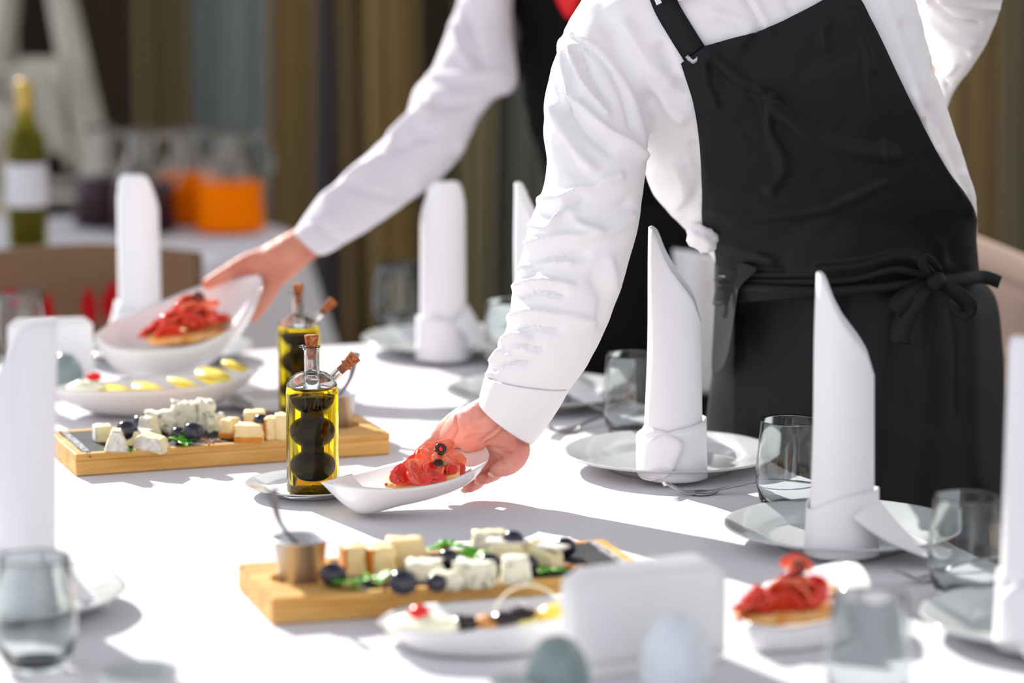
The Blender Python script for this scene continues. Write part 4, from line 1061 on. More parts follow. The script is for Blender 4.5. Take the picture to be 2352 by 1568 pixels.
def face_bits(parent, T, base):
    L0 = Vector(parent.location)
    for s in (-1, 1):
        ey = MB().add(*[(lambda vf: ([p - L0 for p in vf[0]], vf[1]))(blob(T((s * .031, -.080, .012)), (.0135, .011, .009), amp=0))][0]).build('eye', M['eye'], parent)
        e = MB().add(*[(lambda vf: ([p - L0 for p in vf[0]], vf[1]))(blob(T((s * .031, -.0895, .011)), (.0052, .0022, .0052), amp=0))][0]).build('iris', M['iris'], ey)
        v, f = chain([(*T((s * .016, -.098, .036)), .0028), (*T((s * .034, -.094, .041)), .0034), (*T((s * .052, -.074, .034)), .002)], 8)
        MB().add([p - L0 for p in v], f).build('eyebrow', M['hair'], parent)
    v, f = chain([(*T((-.020, -.0945, -.0505)), .003), (*T((0, -.1025, -.0495)), .0048), (*T((.020, -.0945, -.0505)), .003)], 10)
    MB().add([p - L0 for p in v], f).build('lips', M['lip'], parent)
    v, f = ico(1, 4); vv = []
    for p in v:
        x, y, z = p; g = 1.0 + .03 * noise.noise(p * 9)
        q = Vector((x * .084 * g, y * .105 * g + .004, z * .117 * g + .004))
        if y < -.15: q.z = max(q.z, .052 + .02 * (y + .15)); 
        else: q.z = max(q.z, -.035 - .03 * y)
        vv.append(T(q) - L0)
    MB().add(vv, f).build('hair', M['hair'], parent)

# ================= waiter in the apron
w1c = Vector((at_y(1975, 900, 4.15).x, 4.17, 0))
W1 = empty('person', w1c, 'waiter in white shirt and long black apron leaning forward, lowering a dish with one hand', 'person')
torso = [((1560, -190), (1780, -210), 3.86, .055), ((1440, -60), (1930, -110), 3.88, .085), ((1345, 20), (2085, -20), 3.89, .105), ((1330, 90), (2120, 80), 3.90, .115),
         ((1390, 220), (2155, 200), 3.92, .122), ((1462, 330), (2195, 320), 3.96, .125), ((1500, 440), (2232, 430), 4.0, .125), ((1572, 520), (2236, 490), 4.04, .122), ((1642, 600), (2234, 585), 4.075, .108), ((1665, 690), (2225, 680), 4.10, .085)]
armR = [((1345, -20), (1560, 70), 3.89, .075), ((1296, 70), (1520, 170), 3.87, .078), ((1262, 170), (1500, 270), 3.85, .075), ((1248, 290), (1488, 350), 3.82, .070), ((1256, 400), (1481, 425), 3.80, .066),
        ((1222, 500), (1468, 510), 3.78, .064), ((1196, 590), (1444, 600), 3.765, .062), ((1176, 680), (1416, 690), 3.75, .060), ((1160, 765), (1378, 785), 3.74, .058),
        ((1122, 840), (1330, 862), 3.735, .052), ((1110, 885), (1275, 945), 3.73, .044)]
armL = [((2010, -110), (2290, -90), 3.99, .07), ((2060, -30), (2302, -30), 4.03, .068), ((2100, 25), (2294, 20), 4.07, .060), ((2118, 80), (2266, 95), 4.10, .055), ((2132, 130), (2226, 160), 4.13, .05), ((2130, 165), (2190, 205), 4.15, .038), ((2060, 260), (2150, 330), 4.16, .04)]
me, co = fuse([body_loft(torso, 64, 3.2), body_loft(armR, 44, 2.1), body_loft(armL, 40, 2.1)], .0038, 6, .5)
K = .001
folds = [
    ([(1300, 70), (1380, 120), (1440, 200), (1470, 290), (1480, 330)], 10, 3.0 * K), ([(1318, 85), (1385, 140), (1425, 210), (1450, 290)], 7, -4 * K),
    ([(1288, 90), (1300, 160), (1310, 225)], 9, 6 * K), ([(1275, 120), (1280, 180), (1300, 240)], 9, -6 * K), ([(1312, 110), (1335, 180), (1375, 240), (1392, 262)], 10, 6 * K), ([(1330, 120), (1360, 185), (1398, 235)], 9, -6 * K),
    ([(1270, 250), (1310, 330), (1360, 390)], 15, 7 * K), ([(1300, 250), (1345, 300), (1400, 340)], 14, -9 * K), ([(1330, 240), (1390, 300), (1440, 330), (1478, 358)], 13, 7 * K),
    ([(1290, 330), (1320, 390), (1360, 415)], 16, -8 * K), ([(1240, 460), (1290, 455), (1350, 430), (1420, 405)], 13, 6 * K), ([(1250, 490), (1290, 480), (1330, 455)], 12, -8 * K),
    ([(1225, 520), (1262, 530), (1280, 505), (1290, 480)], 10, 8 * K), ([(1215, 560), (1290, 545), (1380, 540), (1450, 500)], 11, 6 * K), ([(1300, 470), (1330, 510), (1370, 530)], 14, 7 * K), ([(1320, 500), (1370, 505), (1440, 470)], 14, -5 * K),
    ([(1222, 610), (1270, 590), (1340, 585)], 13, -7 * K), ([(1196, 620), (1250, 600), (1310, 600)], 9, 6 * K), ([(1180, 660), (1240, 645), (1310, 655)], 9, 6 * K), ([(1190, 680), (1240, 665), (1290, 675)], 8, -6 * K),
    ([(1168, 730), (1220, 715), (1300, 725), (1370, 740)], 9, 5 * K), ([(1172, 760), (1215, 745), (1280, 755)], 9, -6 * K), ([(1150, 790), (1185, 765), (1215, 780)], 9, 6 * K), ([(1160, 800), (1200, 790), (1240, 800)], 9, -6 * K),
    ([(1130, 830), (1160, 800), (1200, 795)], 8, 6 * K), ([(1135, 850), (1170, 825), (1215, 830)], 8, -6 * K), ([(1120, 860), (1150, 845), (1165, 820)], 8, 4 * K), ([(1365, 640), (1390, 690), (1380, 740)], 16, -6 * K), ([(1400, 600), (1410, 660)], 14, 4 * K),
    ([(1440, 60), (1490, 140), (1540, 180)], 18, 6 * K), ([(1400, 60), (1440, 150), (1500, 230)], 20, -5 * K), ([(1480, 170), (1530, 240), (1560, 270)], 22, 7 * K), ([(1520, 110), (1545, 170), (1575, 200)], 14, -7 * K),
    ([(1500, 230), (1540, 300), (1590, 340)], 24, -5 * K), ([(1560, 380), (1575, 440), (1560, 465)], 14, 6 * K), ([(1590, 340), (1605, 400), (1600, 450)], 10, -4 * K), ([(1500, 400), (1525, 460), (1560, 490)], 12, 4 * K),
    ([(1640, 30), (1720, 60), (1700, 100)], 14, 4 * K), ([(1700, -20), (1735, 40), (1745, 80)], 7, -5 * K), ([(1722, -20), (1755, 40), (1770, 70)], 8, 3 * K), ([(1800, -10), (1820, 30)], 8, -3 * K),
    ([(2030, 0), (2080, 120), (2110, 260)], 16, 4 * K), ([(2070, 60), (2110, 180), (2150, 330)], 12, -4 * K), ([(2100, 220), (2150, 340), (2200, 440)], 13, 4 * K), ([(2140, 250), (2185, 350), (2215, 430)], 10, -3 * K), ([(2215, 400), (2232, 450), (2228, 488)], 10, 4 * K),
    ([(2140, 10), (2190, 50), (2250, 60)], 9, -6 * K), ([(2130, 40), (2180, 85), (2230, 100)], 9, 6 * K), ([(2160, 0), (2220, 10), (2290, 20)], 9, 5 * K), ([(2130, 80), (2170, 120), (2220, 130)], 8, -6 * K), ([(2140, 130), (2170, 165), (2190, 150)], 9, 5 * K),
    ([(2145, 160), (2165, 185), (2180, 200)], 5, -6 * K), ([(2110, 0), (2135, 80), (2150, 170)], 7, -5 * K)]
FS = 1.45
co = sculpt(me, co, folds, wr=(.0011, 30))
shirt = finish('shirt', me, M['shirt'], W1)
# cuff, open at the wrist
a0, b0 = (1122, 845), (1330, 866)
cuff = [((1116, 858), (1312, 884), 3.733, .050), ((1108, 885), (1285, 935), 3.728, .0465), ((1103, 905), (1255, 978), 3.725, .0445), ((1099, 927), (1224, 1019), 3.722, .043)]
rings = []
for s in cuff: rings.append(ringpx(*s, 44, 2.2))
rings += [[c_ + (p - c_) * .94 for p in r_] for r_, c_ in [(rings[3], sum(rings[3], Vector()) / 44)]]
rings += [[c_ + (p - c_) * .90 for p in r_] for r_, c_ in [(rings[2], sum(rings[2], Vector()) / 44)]]
v, f = loft(rings, False); L0 = Vector(W1.location)
MB().add([p - L0 for p in v], f).build('cuff', M['shirt'], W1, solid=.0012, sub=1)
# shirt tail bulge at the waist, left of the apron
v, f = blob(at_y(1612, 545, 3.93), (.020, .02, .017), (0, .6, 0), .25, 2, 3); MB().add([p - L0 for p in v], f).build('shirt_tail', M['shirt'], W1)
# collar points and placket
for pts in ([(1505, -30, 3.79), (1560, -25, 3.78), (1604, -4, 3.775), (1560, 2, 3.775)], [(1508, -20, 3.785), (1520, 6, 3.78), (1508, 12, 3.78), (1500, -10, 3.785)]):
    v = [at_y(*p) - L0 for p in pts]; MB().add(v, [(0, 1, 2, 3)]).build('collar_point', M['shirt'], W1, smooth=False, solid=.002)

# apron: cloth grid draped over the shirt
bsh = tri_bvh(co, [tuple(p.vertices) for p in me.polygons])
def drape(Lc, Rc, Tc, nu, nv, off, base, name, m, parent, folds_=(), solid=.0018, bev=None, wr=None, curl=0):
    """Lc/Rc: left/right outline as function of row 0..1, Tc: top curve dy(u); base(u,v) default depth"""
    P_ = []
    for j in range(nv + 1):
        v = j / nv; l, r_ = Lc(v), Rc(v)
        for i in range(nu + 1):
            u = i / nu; x = l[0] + (r_[0] - l[0]) * u; y = l[1] + (r_[1] - l[1]) * u + Tc(u) * (1 - v)
            P_.append((x, y, base(u, v)))
    pts = []; hits = []
    for x, y, D in P_:
        d = ray(x, y).normalized(); hit = bsh.ray_cast(Vector((0, 0, CAMZ)), d)
        hits.append(hit[0].y if hit[0] is not None else 99)
        if hit[0] is not None and hit[0].y - off < D: D = hit[0].y - off
        pts.append([x, y, D])
    g = np.array([p[2] for p in pts]).reshape(nv + 1, nu + 1)
    for _ in range(14):
        h = g.copy(); h[1:-1, 1:-1] = (g[:-2, 1:-1] + g[2:, 1:-1] + g[1:-1, :-2] + g[1:-1, 2:]) / 4; h[1:-1, 0] = (g[:-2, 0] + g[2:, 0]) / 2; h[1:-1, -1] = (g[:-2, -1] + g[2:, -1]) / 2; g = np.minimum(h, g + .002)
    gx = np.array([p[0] for p in pts]); gy = np.array([p[1] for p in pts]); gd = g.ravel().copy()
    for c, w_, amp in folds_: gd -= 1.6 * amp * np.exp(-(seg_dist(gx, gy, curve2(c)) / w_) ** 2)
    if wr: gd -= wr[0] * (np.sin(gx / wr[1] + 2 * np.sin(gy / wr[1] / 1.6)) * np.sin(gy / wr[1] * .6 + 1.4 * np.sin(gx / wr[1] * .7)))
    gd = np.minimum(gd, np.array(hits) - .006)
    v = [at_y(x, y, D) - Vector(parent.location) for x, y, D in zip(gx, gy, gd)]
    f = [(j * (nu + 1) + i, j * (nu + 1) + i + 1, (j + 1) * (nu + 1) + i + 1, (j + 1) * (nu + 1) + i) for j in range(nv) for i in range(nu)]
    return MB().add(v, f).build(name, m, parent, solid=solid), (gx, gy, gd)
def pl(pts):
    P_ = [Vector((a, b, 0)) for a, b in pts]; return lambda v: tuple(catmull(P_, v)[:2])
Lc = pl([(1564, 146), (1592, 235), (1607, 330), (1613, 430), (1614, 515), (1640, 572), (1645, 640), (1638, 700)])
Rc = pl([(1955, -12), (2012, 90), (2066, 200), (2118, 300), (2172, 395), (2236, 486), (2242, 560), (2250, 645)])
Tc = lambda u: -1.0 * (146 - 158 * u) + (146 - 40 * math.sin(PI * min(1, u / .14) / 2) if u < .14 else 146 - 40 - (u - .14) * 118 - 26 * (max(0, u - .55) / .45) ** 1.6 - 0)
def top_abs(u):
    P_ = [(0, 146), (.14, 106), (.3, 88), (.45, 74), (.6, 48), (.78, 12), (.9, -15), (1, -40)]
    for (a, x), (b, y) in zip(P_, P_[1:]):
        if u <= b: return x + (y - x) * (u - a) / (b - a)
    return -40
Tc = lambda u: top_abs(u) - (146 + (-12 - 146) * u)
bib_f = [
    ([(1625, 130), (1700, 190), (1780, 225)], 22, .006), ([(1680, 110), (1760, 170), (1840, 190)], 20, -.006), ([(1615, 145), (1625, 200), (1645, 240)], 9, .005), ([(1635, 150), (1680, 195), (1730, 215)], 10, -.005),
    ([(1755, 228), (1765, 290), (1800, 380), (1770, 430)], 13, .007), ([(1740, 240), (1745, 330), (1755, 400)], 14, -.007), ([(1780, 240), (1850, 310), (1930, 345), (2045, 360)], 22, .009), ([(1790, 300), (1850, 345), (1950, 375), (2040, 395)], 20, -.008),
    ([(1800, 220), (1880, 260), (1960, 270), (2030, 300)], 18, -.005), ([(1900, 50), (1890, 80), (1895, 110)], 9, .004), ([(1950, 30), (1985, 90), (2005, 160)], 8, .003), ([(1990, 140), (2010, 260), (2050, 390)], 6, .0025),
    ([(1640, 265), (1680, 340), (1720, 430)], 6, -.003), ([(1650, 235), (1740, 232), (1850, 195), (1975, 140)], 5, -.0035), ([(1648, 228), (1740, 224), (1850, 188), (1972, 132)], 5, .002),
    ([(1620, 508), (1740, 512), (1880, 500), (2010, 455)], 7, -.004), ([(1640, 490), (1760, 500), (1900, 480), (2050, 410)], 10, .0035), ([(1640, 560), (1700, 575), (1770, 600)], 14, .007), ([(1650, 600), (1720, 615), (1800, 618)], 10, -.006),
    ([(1880, 620), (1980, 610), (2080, 590), (2150, 640)], 12, .006), ([(1700, 640), (1860, 650), (2010, 640), (2140, 645)], 9, -.007), ([(2160, 560), (2170, 610)], 10, .004), ([(1870, 140), (1900, 130), (1960, 150)], 14, -.003)]
def base1(u, v): return 3.93 + .09 * v - .115 * math.sin(PI * min(max(u, .0), 1)) ** .6 + .02 * v
bib, _ = drape(Lc, Rc, Tc, 90, 110, .006, base1, 'apron_bib', M['apron'], W1, bib_f, wr=(.0012, 26))
# skirt of the apron, hanging below the waist tie
Ls = pl([(1640, 640), (1655, 700), (1645, 800), (1628, 920), (1616, 1060), (1612, 1220), (1612, 1500), (1612, 1750)])
Rs = pl([(2252, 640), (2288, 690), (2302, 800), (2306, 930), (2304, 1080), (2300, 1240), (2300, 1500), (2300, 1750)])
sk_f = [([(1680, 660), (1700, 900), (1700, 1300)], 26, .006), ([(2060, 700), (2030, 900), (2010, 1300)], 40, .008), ([(1960, 680), (1950, 900), (1950, 1300)], 35, -.007), ([(2180, 700), (2190, 800), (2195, 960)], 5, -.003),
        ([(1860, 700), (1870, 1000)], 40, .005), ([(1700, 720), (1705, 1200)], 5, -.002), ([(2240, 720), (2250, 1100)], 20, .006), ([(2110, 690), (2130, 900), (2100, 1200)], 22, -.005)]
def base2(u, v): return 4.095 - .135 * math.sin(PI * u) ** .6 - .0 * v
skirt, _ = drape(Ls, Rs, lambda u: 0, 90, 90, .004, base2, 'apron_skirt', M['apron'], W1, sk_f, wr=(.0012, 40))
# side fold catching the light
sf = [(1640, 575, 3.955), (1700, 600, 3.86), (1755, 614, 3.845), (1690, 625, 3.87), (1668, 650, 3.90), (1690, 672, 3.885), (1665, 720, 3.90), (1655, 790, 3.92), (1645, 840, 3.93), (1650, 740, 3.94), (1638, 700, 3.95), (1648, 640, 3.95)]
DS = .09
rows = [[(1640, 573, 3.965), (1640, 640, 3.975), (1641, 700, 3.98), (1636, 780, 3.98), (1632, 860, 3.98)], [(1664, 588, 3.93), (1658, 640, 3.945), (1656, 705, 3.945), (1648, 790, 3.955), (1640, 868, 3.965)], [(1706, 602, 3.862), (1682, 645, 3.90), (1680, 700, 3.895), (1672, 785, 3.90), (1652, 860, 3.93)], [(1760, 613, 3.835), (1700, 650, 3.87), (1692, 680, 3.88), (1684, 760, 3.875), (1668, 840, 3.89)]]
v, f = loft([[at_y(p[0], p[1], p[2] + DS) - L0 for p in r_] for r_ in rows], False, False); MB().add(v, f).build('apron_side_fold', M['apron'], W1, sub=2, solid=.0015)
# neck straps of the apron
def strip(pts, w_px, name, m, parent, off=.004, n=16):
    P_ = [Vector((a, b, 0)) for a, b in pts]; rows_ = []
    for i in range(n + 1):
        c = catmull(P_, i / n); t = (catmull(P_, min(1, i / n + .02)) - catmull(P_, max(0, i / n - .02))).normalized(); nrm = Vector((-t.y, t.x, 0)); row = []
        for q in (-1, 0, 1):
            p = c + nrm * w_px / 2 * q; d = ray(p.x, p.y).normalized(); h = bsh.ray_cast(Vector((0, 0, CAMZ)), d); D = (h[0].y if h[0] is not None else 3.80)
            row.append([p.x, p.y, D - off])
        rows_.append(row)
    A = np.array([[r_[2] for r_ in row] for row in rows_])
    for _ in range(6): A[1:-1] = (A[:-2] + A[2:] + 2 * A[1:-1]) / 4
    v_, f_ = loft([[at_y(rows_[i][k][0], rows_[i][k][1], A[i][k]) - Vector(parent.location) for k in range(3)] for i in range(n + 1)], False, False)
    return MB().add(v_, f_).build(name, m, parent, solid=.002)
strip([(1505, -60), (1528, 10), (1562, 70), (1596, 124)], 58, 'neck_strap', M['apron'], W1)
strip([(1985, 90), (1955, 20), (1905, -40), (1860, -120)], 60, 'neck_strap', M['apron'], W1)
strip([(1577, 128), (1592, 142), (1610, 128)], 10, 'strap_buckle', M['steel'], W1, .008, 4)
# waist tie, knot and bow
def ribbon(pts, w_px, tw=0, name='waist_tie', n=20):
    P_ = [Vector((a, b, 0)) for a, b, c in pts]; Dd = [Vector((c, 0, 0)) for a, b, c in pts]; rows_ = []
    for i in range(n + 1):
        c = catmull(P_, i / n); D = catmull(Dd, i / n).x + .105; t = (catmull(P_, min(1, i / n + .02)) - catmull(P_, max(0, i / n - .02))).normalized(); nrm = Vector((-t.y, t.x, 0))
        ww = w_px if not callable(w_px) else w_px(i / n)
        rows_.append([at_y(c.x + nrm.x * ww / 2 * q, c.y + nrm.y * ww / 2 * q, D + tw * q) - L0 for q in (-1, 0, 1)])
    return MB().add(*loft(rows_, False, False)).build(name, M['apron'], W1, solid=.002)
ribbon([(1650, 655, 3.90), (1780, 664, 3.830), (1920, 668, 3.812), (2050, 658, 3.815), (2140, 642, 3.825)], 20)
ribbon([(1650, 640, 3.90), (1800, 648, 3.828), (1960, 640, 3.812), (2060, 618, 3.812), (2140, 640, 3.822)], 16)
ribbon([(2160, 648, 3.82), (2220, 640, 3.85), (2260, 636, 3.885), (2296, 648, 3.90)], 30)
ribbon([(2140, 650, 3.812), (2110, 680, 3.802), (2075, 745, 3.80), (2068, 788, 3.80)], lambda t: 22 + 26 * min(1, t * 2), .004, 'ribbon_end')
ribbon([(2135, 648, 3.812), (2100, 665, 3.806), (2072, 690, 3.804), (2050, 712, 3.804)], lambda t: 16 + 30 * min(1, t * 1.5), .003, 'ribbon_end')
ribbon([(2155, 650, 3.812), (2190, 668, 3.806), (2225, 700, 3.806), (2215, 720, 3.81), (2175, 690, 3.812)], lambda t: 14 + 24 * math.sin(PI * t), .005, 'bow_loop')
ribbon([(2150, 640, 3.812), (2120, 610, 3.80), (2128, 590, 3.80), (2160, 622, 3.812)], lambda t: 10 + 12 * math.sin(PI * t), .003, 'bow_loop')
v, f = blob(at_y(2150, 646, 3.911), (.011, .010, .012), (0, .4, 0), .2, 2, 4); MB().add([p - L0 for p in v], f).build('knot', M['apron'], W1)
# trousers and shoes
me2, co2 = fuse(hips_legs(w1c.x, w1c.y + .03, .90, .155), .008, 4)
sculpt(me2, co2, [], wr=(.002, 22)); finish('trousers', me2, M['trouser'], W1)
for s in (-1, 1): shoe(w1c.x + s * .10, w1c.y + .01, W1, s)
# body: one continuous skin surface (head, neck, torso, arms, hands)
hc = at_y(1640, -330, 3.80); tilt = Matrix.Rotation(.22, 3, 'Y') @ Matrix.Rotation(.30, 3, 'X')
hp_, T1 = head_parts(hc, tilt)
nb = at_y(1680, -130, 3.88)
parts = hp_ + [chain([(hc.x + .01, hc.y + .03, hc.z - .05, .055), (nb.x, nb.y, nb.z, .058)], 20),
               body_loft(torso[1:], 32, 2.2, 3, .80),
               chain([pc(1420, 60, 3.90, .042), pc(1378, 250, 3.86, .038), pc(1370, 420, 3.81, .036), pc(1315, 600, 3.77, .034), pc(1262, 760, 3.75, .030), pc(1200, 880, 3.74, .030), pc(1165, 955, 3.735, .029)], 20),
               chain([pc(2120, -80, 4.03, .035), pc(2200, 0, 4.07, .028), pc(2165, 130, 4.14, .022), pc(2110, 300, 4.18, .024), pc(2060, 380, 4.18, .024)], 18),
               chain([pc(2060, 380, 4.17, .026), pc(2030, 430, 4.17, .034), pc(2000, 470, 4.165, .028)], 16)]
for q, (dx, dy) in enumerate(((-60, 50), (-40, 66), (-18, 74), (4, 72))):
    parts.append(chain([pc(2005 + q * 12, 465, 4.165, .011), pc(2005 + q * 12 + dx * .5, 465 + dy * .5, 4.17, .0095), pc(2005 + q * 12 + dx, 465 + dy, 4.16, .008)], 12))
parts.append(chain([pc(2050, 420, 4.15, .012), pc(2075, 450, 4.13, .010), pc(2080, 480, 4.12, .009)], 12))
# serving hand: palm, thumb over the rim, four fingers under the dish
parts += [chain([pc(1178, 950, 3.738, .0295), pc(1163, 985, 3.735, .031), pc(1160, 1015, 3.73, .029), pc(1165, 1045, 3.722, .022)], 20),
          chain([pc(1150, 945, 3.735, .026), pc(1105, 965, 3.725, .0245), pc(1068, 982, 3.735, .0215), pc(1040, 1000, 3.75, .016)], 18),
          chain([pc(1135, 965, 3.722, .024), pc(1115, 990, 3.725, .022), pc(1085, 1010, 3.74, .018)], 16),
          chain([pc(1065, 968, 3.745, .0185), pc(1035, 985, 3.757, .0155), pc(1008, 1010, 3.765, .0125), pc(985, 1028, 3.76, .0118), pc(968, 1040, 3.757, .0095)], 16),
          chain([pc(1178, 1010, 3.725, .019), pc(1186, 1042, 3.712, .0155), pc(1168, 1068, 3.697, .0118), pc(1141, 1079, 3.683, .0086)], 16),
          chain([pc(1160, 1030, 3.735, .015), pc(1145, 1075, 3.730, .0105), pc(1125, 1092, 3.712, .0085), pc(1106, 1099, 3.692, .0070)], 16),
          chain([pc(1145, 1035, 3.74, .014), pc(1115, 1080, 3.745, .0100), pc(1095, 1108, 3.73, .0080), pc(1075, 1119, 3.705, .0066)], 16),
          chain([pc(1130, 1030, 3.745, .013), pc(1090, 1065, 3.755, .0095), pc(1055, 1088, 3.745, .0080), pc(1030, 1100, 3.725, .0064)], 16)]
me3, co3 = fuse(parts, .0021, 4, .5)
sk = [([(1045, 958), (1048, 985), (1040, 1005), (1036, 1018)], 3.5, -.0022), ([(1160, 955), (1140, 985), (1118, 1002), (1105, 1010)], 3.5, -.0026), ([(1170, 970), (1145, 1000), (1115, 1018)], 3, -.0018), ([(1185, 960), (1165, 990), (1130, 1015)], 3, -.0012),
      ([(1120, 1028), (1150, 1030), (1175, 1036)], 3.5, -.0018), ([(1125, 1036), (1145, 1045), (1160, 1062)], 3, -.0012), ([(1070, 1006), (1100, 1000), (1125, 996)], 4, -.0012), ([(1150, 950), (1120, 962), (1085, 975)], 13, .0018), ([(1185, 1000), (1188, 1040)], 10, .001), ([(1205, 945), (1200, 975)], 4, -.0012)]
FS = 1.7
sculpt(me3, co3, sk, wr=(.00025, 120)); body = finish('body', me3, M['skin'], W1); body['label'] = 'bare skin of hand and wrist'
face_bits(W1, T1, hc)
def nail(px, py, D, rx, rz_, ang, parent, nm='fingernail'):
    v_, f_ = blob(at_y(px, py, D), (rx, .0016, rz_), (0, ang, 0), 0, sub=2); MB().add([p - Vector(parent.location) for p in v_], f_).build(nm, M['nail'], body)
nail(1128, 1090, 3.679, .0046, .0030, .5, W1); nail(1096, 1108, 3.690, .0040, .0026, .5, W1); nail(1066, 1127, 3.704, .0040, .0026, .4, W1)

# ================= rear waiter
w2c = Vector((at_y(1500, 900, 4.98).x, 5.06, 0))
W2 = empty('person', w2c, 'rear waiter in white shirt, black waistcoat and red neck scarf reaching left with a dish', 'person'); L2 = Vector(W2.location)
tor2 = [((1240, -260), (1430, -260), 4.98, .055), ((1130, -190), (1560, -190), 5.0, .085), ((1120, -80), (1640, -100), 5.02, .105), ((1168, 20), (1650, 20), 5.03, .115), ((1178, 140), (1640, 160), 5.03, .118), ((1205, 260), (1640, 290), 5.02, .118),
        ((1248, 390), (1650, 410), 5.02, .115), ((1275, 520), (1660, 540), 5.03, .115), ((1285, 640), (1680, 660), 5.04, .12), ((1290, 800), (1690, 820), 5.05, .125), ((1300, 960), (1690, 980), 5.06, .12)]
me4, co4 = fuse([body_loft(tor2, 48, 2.3)], .006, 3); sculpt(me4, co4, [([(1215, 290), (1240, 350), (1250, 420)], 8, .004), ([(1225, 280), (1250, 380)], 6, -.004)], wr=(.002, 24)); finish('waistcoat', me4, M['vest'], W2)
arm2 = [((1062, -70), (1190, -60), 4.97, .065), ((1048, 10), (1178, 40), 4.95, .062), ((1018, 90), (1185, 130), 4.92, .062), ((988, 165), (1186, 205), 4.88, .060), ((948, 205), (1130, 235), 4.84, .058), ((940, 250), (1085, 300), 4.80, .058),
        ((890, 312), (1050, 370), 4.76, .054), ((835, 360), (990, 425), 4.72, .050), ((775, 412), (920, 478), 4.67, .047), ((735, 450), (860, 520), 4.63, .044), ((700, 492), (795, 562), 4.59, .040), ((672, 530), (738, 592), 4.56, .036)]
arm2b = [((1440, -120), (1700, -100), 5.02, .07), ((1600, 60), (1760, 60), 5.0, .065), ((1670, 240), (1790, 240), 4.98, .06), ((1670, 420), (1790, 440), 4.92, .055), ((1670, 540), (1770, 560), 4.86, .045)]
me5, co5 = fuse([body_loft(arm2, 40, 2.1), body_loft(arm2b, 36, 2.1), body_loft([((1238, -265), (1432, -265), 4.98, .06), ((1120, -200), (1570, -200), 5.0, .082), ((1105, -100), (1640, -110), 5.02, .098)], 40)], .0055, 4)
f2 = [([(1060, 20), (1090, 90), (1100, 140)], 10, -.007), ([(1040, 60), (1060, 120), (1080, 150)], 9, .006), ([(990, 178), (1060, 178), (1150, 165)], 10, .007), ([(960, 215), (1010, 235), (1080, 230)], 14, -.008), ([(950, 240), (985, 225), (975, 260)], 12, .006),
      ([(900, 310), (930, 285), (975, 250)], 12, .007), ([(880, 350), (930, 330), (1000, 300)], 12, -.006), ([(800, 410), (860, 370), (900, 330)], 12, .006), ([(1010, 330), (1040, 350), (1055, 330)], 12, .006), ([(960, 300), (1010, 330), (1040, 370)], 12, -.004),
      ([(750, 450), (790, 420), (830, 395)], 9, .004), ([(820, 430), (900, 450), (950, 440)], 14, -.004), ([(700, 500), (740, 520), (790, 560)], 8, -.003)]
FS = 1.3
sculpt(me5, co5, f2, wr=(.0014, 26)); finish('shirt', me5, M['shirt_shaded'], W2)
sc_ = [ringpx((1270, -90), (1350, -95), 4.90, .02, 20), ringpx((1262, -40), (1345, -50), 4.893, .018, 20), ringpx((1275, 0), (1338, -5), 4.888, .014, 20), ringpx((1292, 30), (1322, 30), 4.886, .008, 20), ringpx((1302, 44), (1312, 44), 4.886, .004, 20)]
v, f = loft(sc_); MB().add([p - L2 for p in v], f).build('neck_scarf', M['red'], W2, sub=1)
me6, co6 = fuse(hips_legs(w2c.x, w2c.y + .02, .86, .15), .008, 4); sculpt(me6, co6, [], wr=(.002, 22)); finish('trousers', me6, M['trouser'], W2)
for s in (-1, 1): shoe(w2c.x + s * .10, w2c.y + .01, W2, s)
# long black apron of the rear waiter
rows = []
for j in range(25):
    v_ = j / 24; row = []
    for i in range(33):
        u = i / 32; x = 1290 - 0 * v_ + (400) * u; y = 470 + 900 * v_; D = 5.0 - .155 * math.sin(PI * u) ** .6 - .01 * math.sin(u * 17 + 1) * v_
        row.append(at_y(x, y, D) - L2)
    rows.append(row)
MB().add(*loft(rows, False, False)).build('apron', M['vest'], W2, solid=.002)
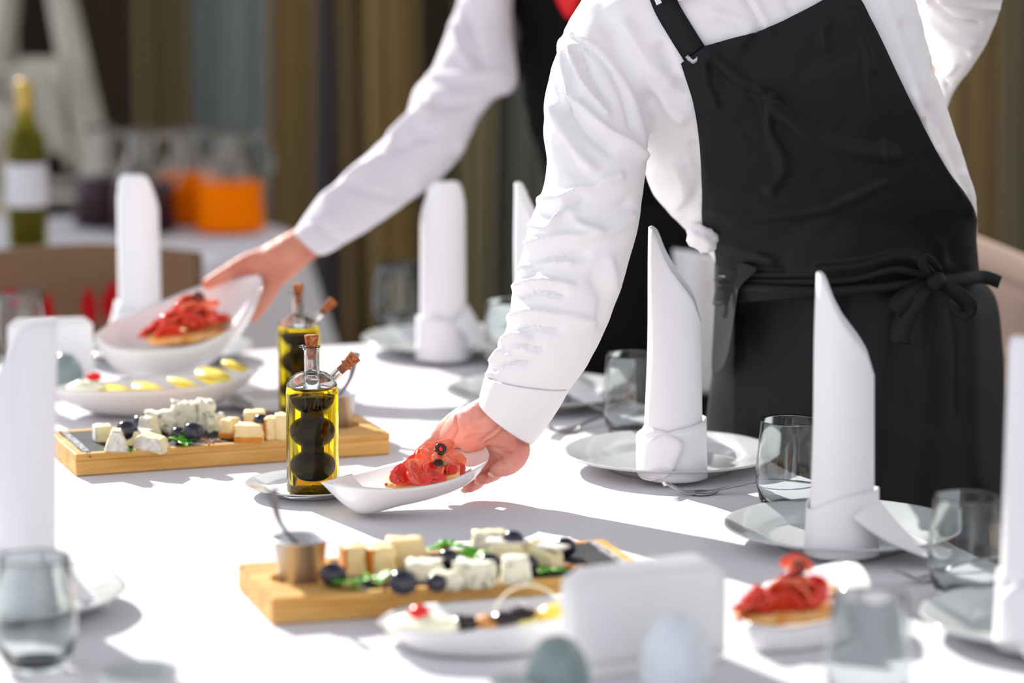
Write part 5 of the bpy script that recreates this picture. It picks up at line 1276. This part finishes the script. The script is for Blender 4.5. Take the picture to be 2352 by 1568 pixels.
# white service towel over the other forearm
rows = []
for j in range(23):
    v_ = j / 22; row = []
    for i in range(17):
        u = i / 16; x = 1548 + 12 * math.sin(v_ * 2) + (98 + 4 * v_) * u; y = 585 + 318 * v_ - (14 * (1 - u)) * (1 - v_); D = 4.80 + .006 * math.sin(u * 9 + v_ * 2)
        row.append(at_y(x, y, D) - L2)
    rows.append(row)
MB().add(*loft(rows, False, False)).build('service_towel', M['napkin'], W2, solid=.006)
hc2 = at_y(1320, -380, 4.90); hp2, T2 = head_parts(hc2, Matrix.Rotation(.15, 3, 'Y') @ Matrix.Rotation(.25, 3, 'X'))
nb2 = at_y(1335, -230, 4.98)
p2 = hp2 + [chain([(hc2.x, hc2.y + .03, hc2.z - .05, .054), (nb2.x, nb2.y, nb2.z, .056)], 20), body_loft(tor2[1:], 32, 2.2, 3, .78),
            chain([pc(1130, -20, 4.97, .030), pc(1085, 140, 4.91, .030), pc(1030, 250, 4.82, .028), pc(908, 396, 4.712, .024), pc(800, 484, 4.635, .022), pc(742, 530, 4.592, .022), pc(700, 560, 4.565, .0250), pc(660, 585, 4.55, .0275)], 20),
            chain([pc(1620, -20, 5.0, .05), pc(1725, 200, 4.98, .036), pc(1725, 440, 4.92, .030), pc(1715, 560, 4.86, .028), pc(1700, 590, 4.83, .030)], 18),
            chain([pc(665, 585, 4.55, .027), pc(628, 600, 4.54, .0255), pc(592, 613, 4.53, .0185)], 18), chain([pc(655, 600, 4.545, .025), pc(630, 630, 4.54, .021), pc(612, 650, 4.54, .015)], 16),
            chain([pc(620, 590, 4.54, .017), pc(565, 603, 4.53, .0125), pc(520, 628, 4.51, .0108), pc(476, 652, 4.495, .0080)], 14),
            chain([pc(610, 608, 4.55, .016), pc(560, 618, 4.55, .0122), pc(525, 638, 4.54, .0105), pc(492, 660, 4.53, .0080)], 14),
            chain([pc(605, 615, 4.565, .015), pc(565, 635, 4.57, .0115), pc(535, 655, 4.56, .0098), pc(512, 678, 4.55, .0075)], 14),
            chain([pc(610, 625, 4.575, .014), pc(580, 650, 4.585, .0105), pc(560, 672, 4.58, .0088), pc(545, 695, 4.57, .0070)], 14),
            chain([pc(640, 620, 4.53, .018), pc(622, 655, 4.515, .0145), pc(604, 690, 4.50, .0120), pc(580, 728, 4.485, .0090)], 14)]
for q in range(4): p2.append(chain([pc(1705 - 14 * q, 600, 4.82, .011), pc(1700 - 14 * q, 640, 4.80, .0095), pc(1700 - 14 * q, 670, 4.80, .008)], 12))
p2.append(chain([pc(1715, 590, 4.82, .012), pc(1735, 625, 4.80, .010), pc(1738, 655, 4.79, .008)], 12))
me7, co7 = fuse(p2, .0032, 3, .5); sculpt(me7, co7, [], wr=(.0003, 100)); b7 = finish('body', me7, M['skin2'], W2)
face_bits(W2, T2, hc2)
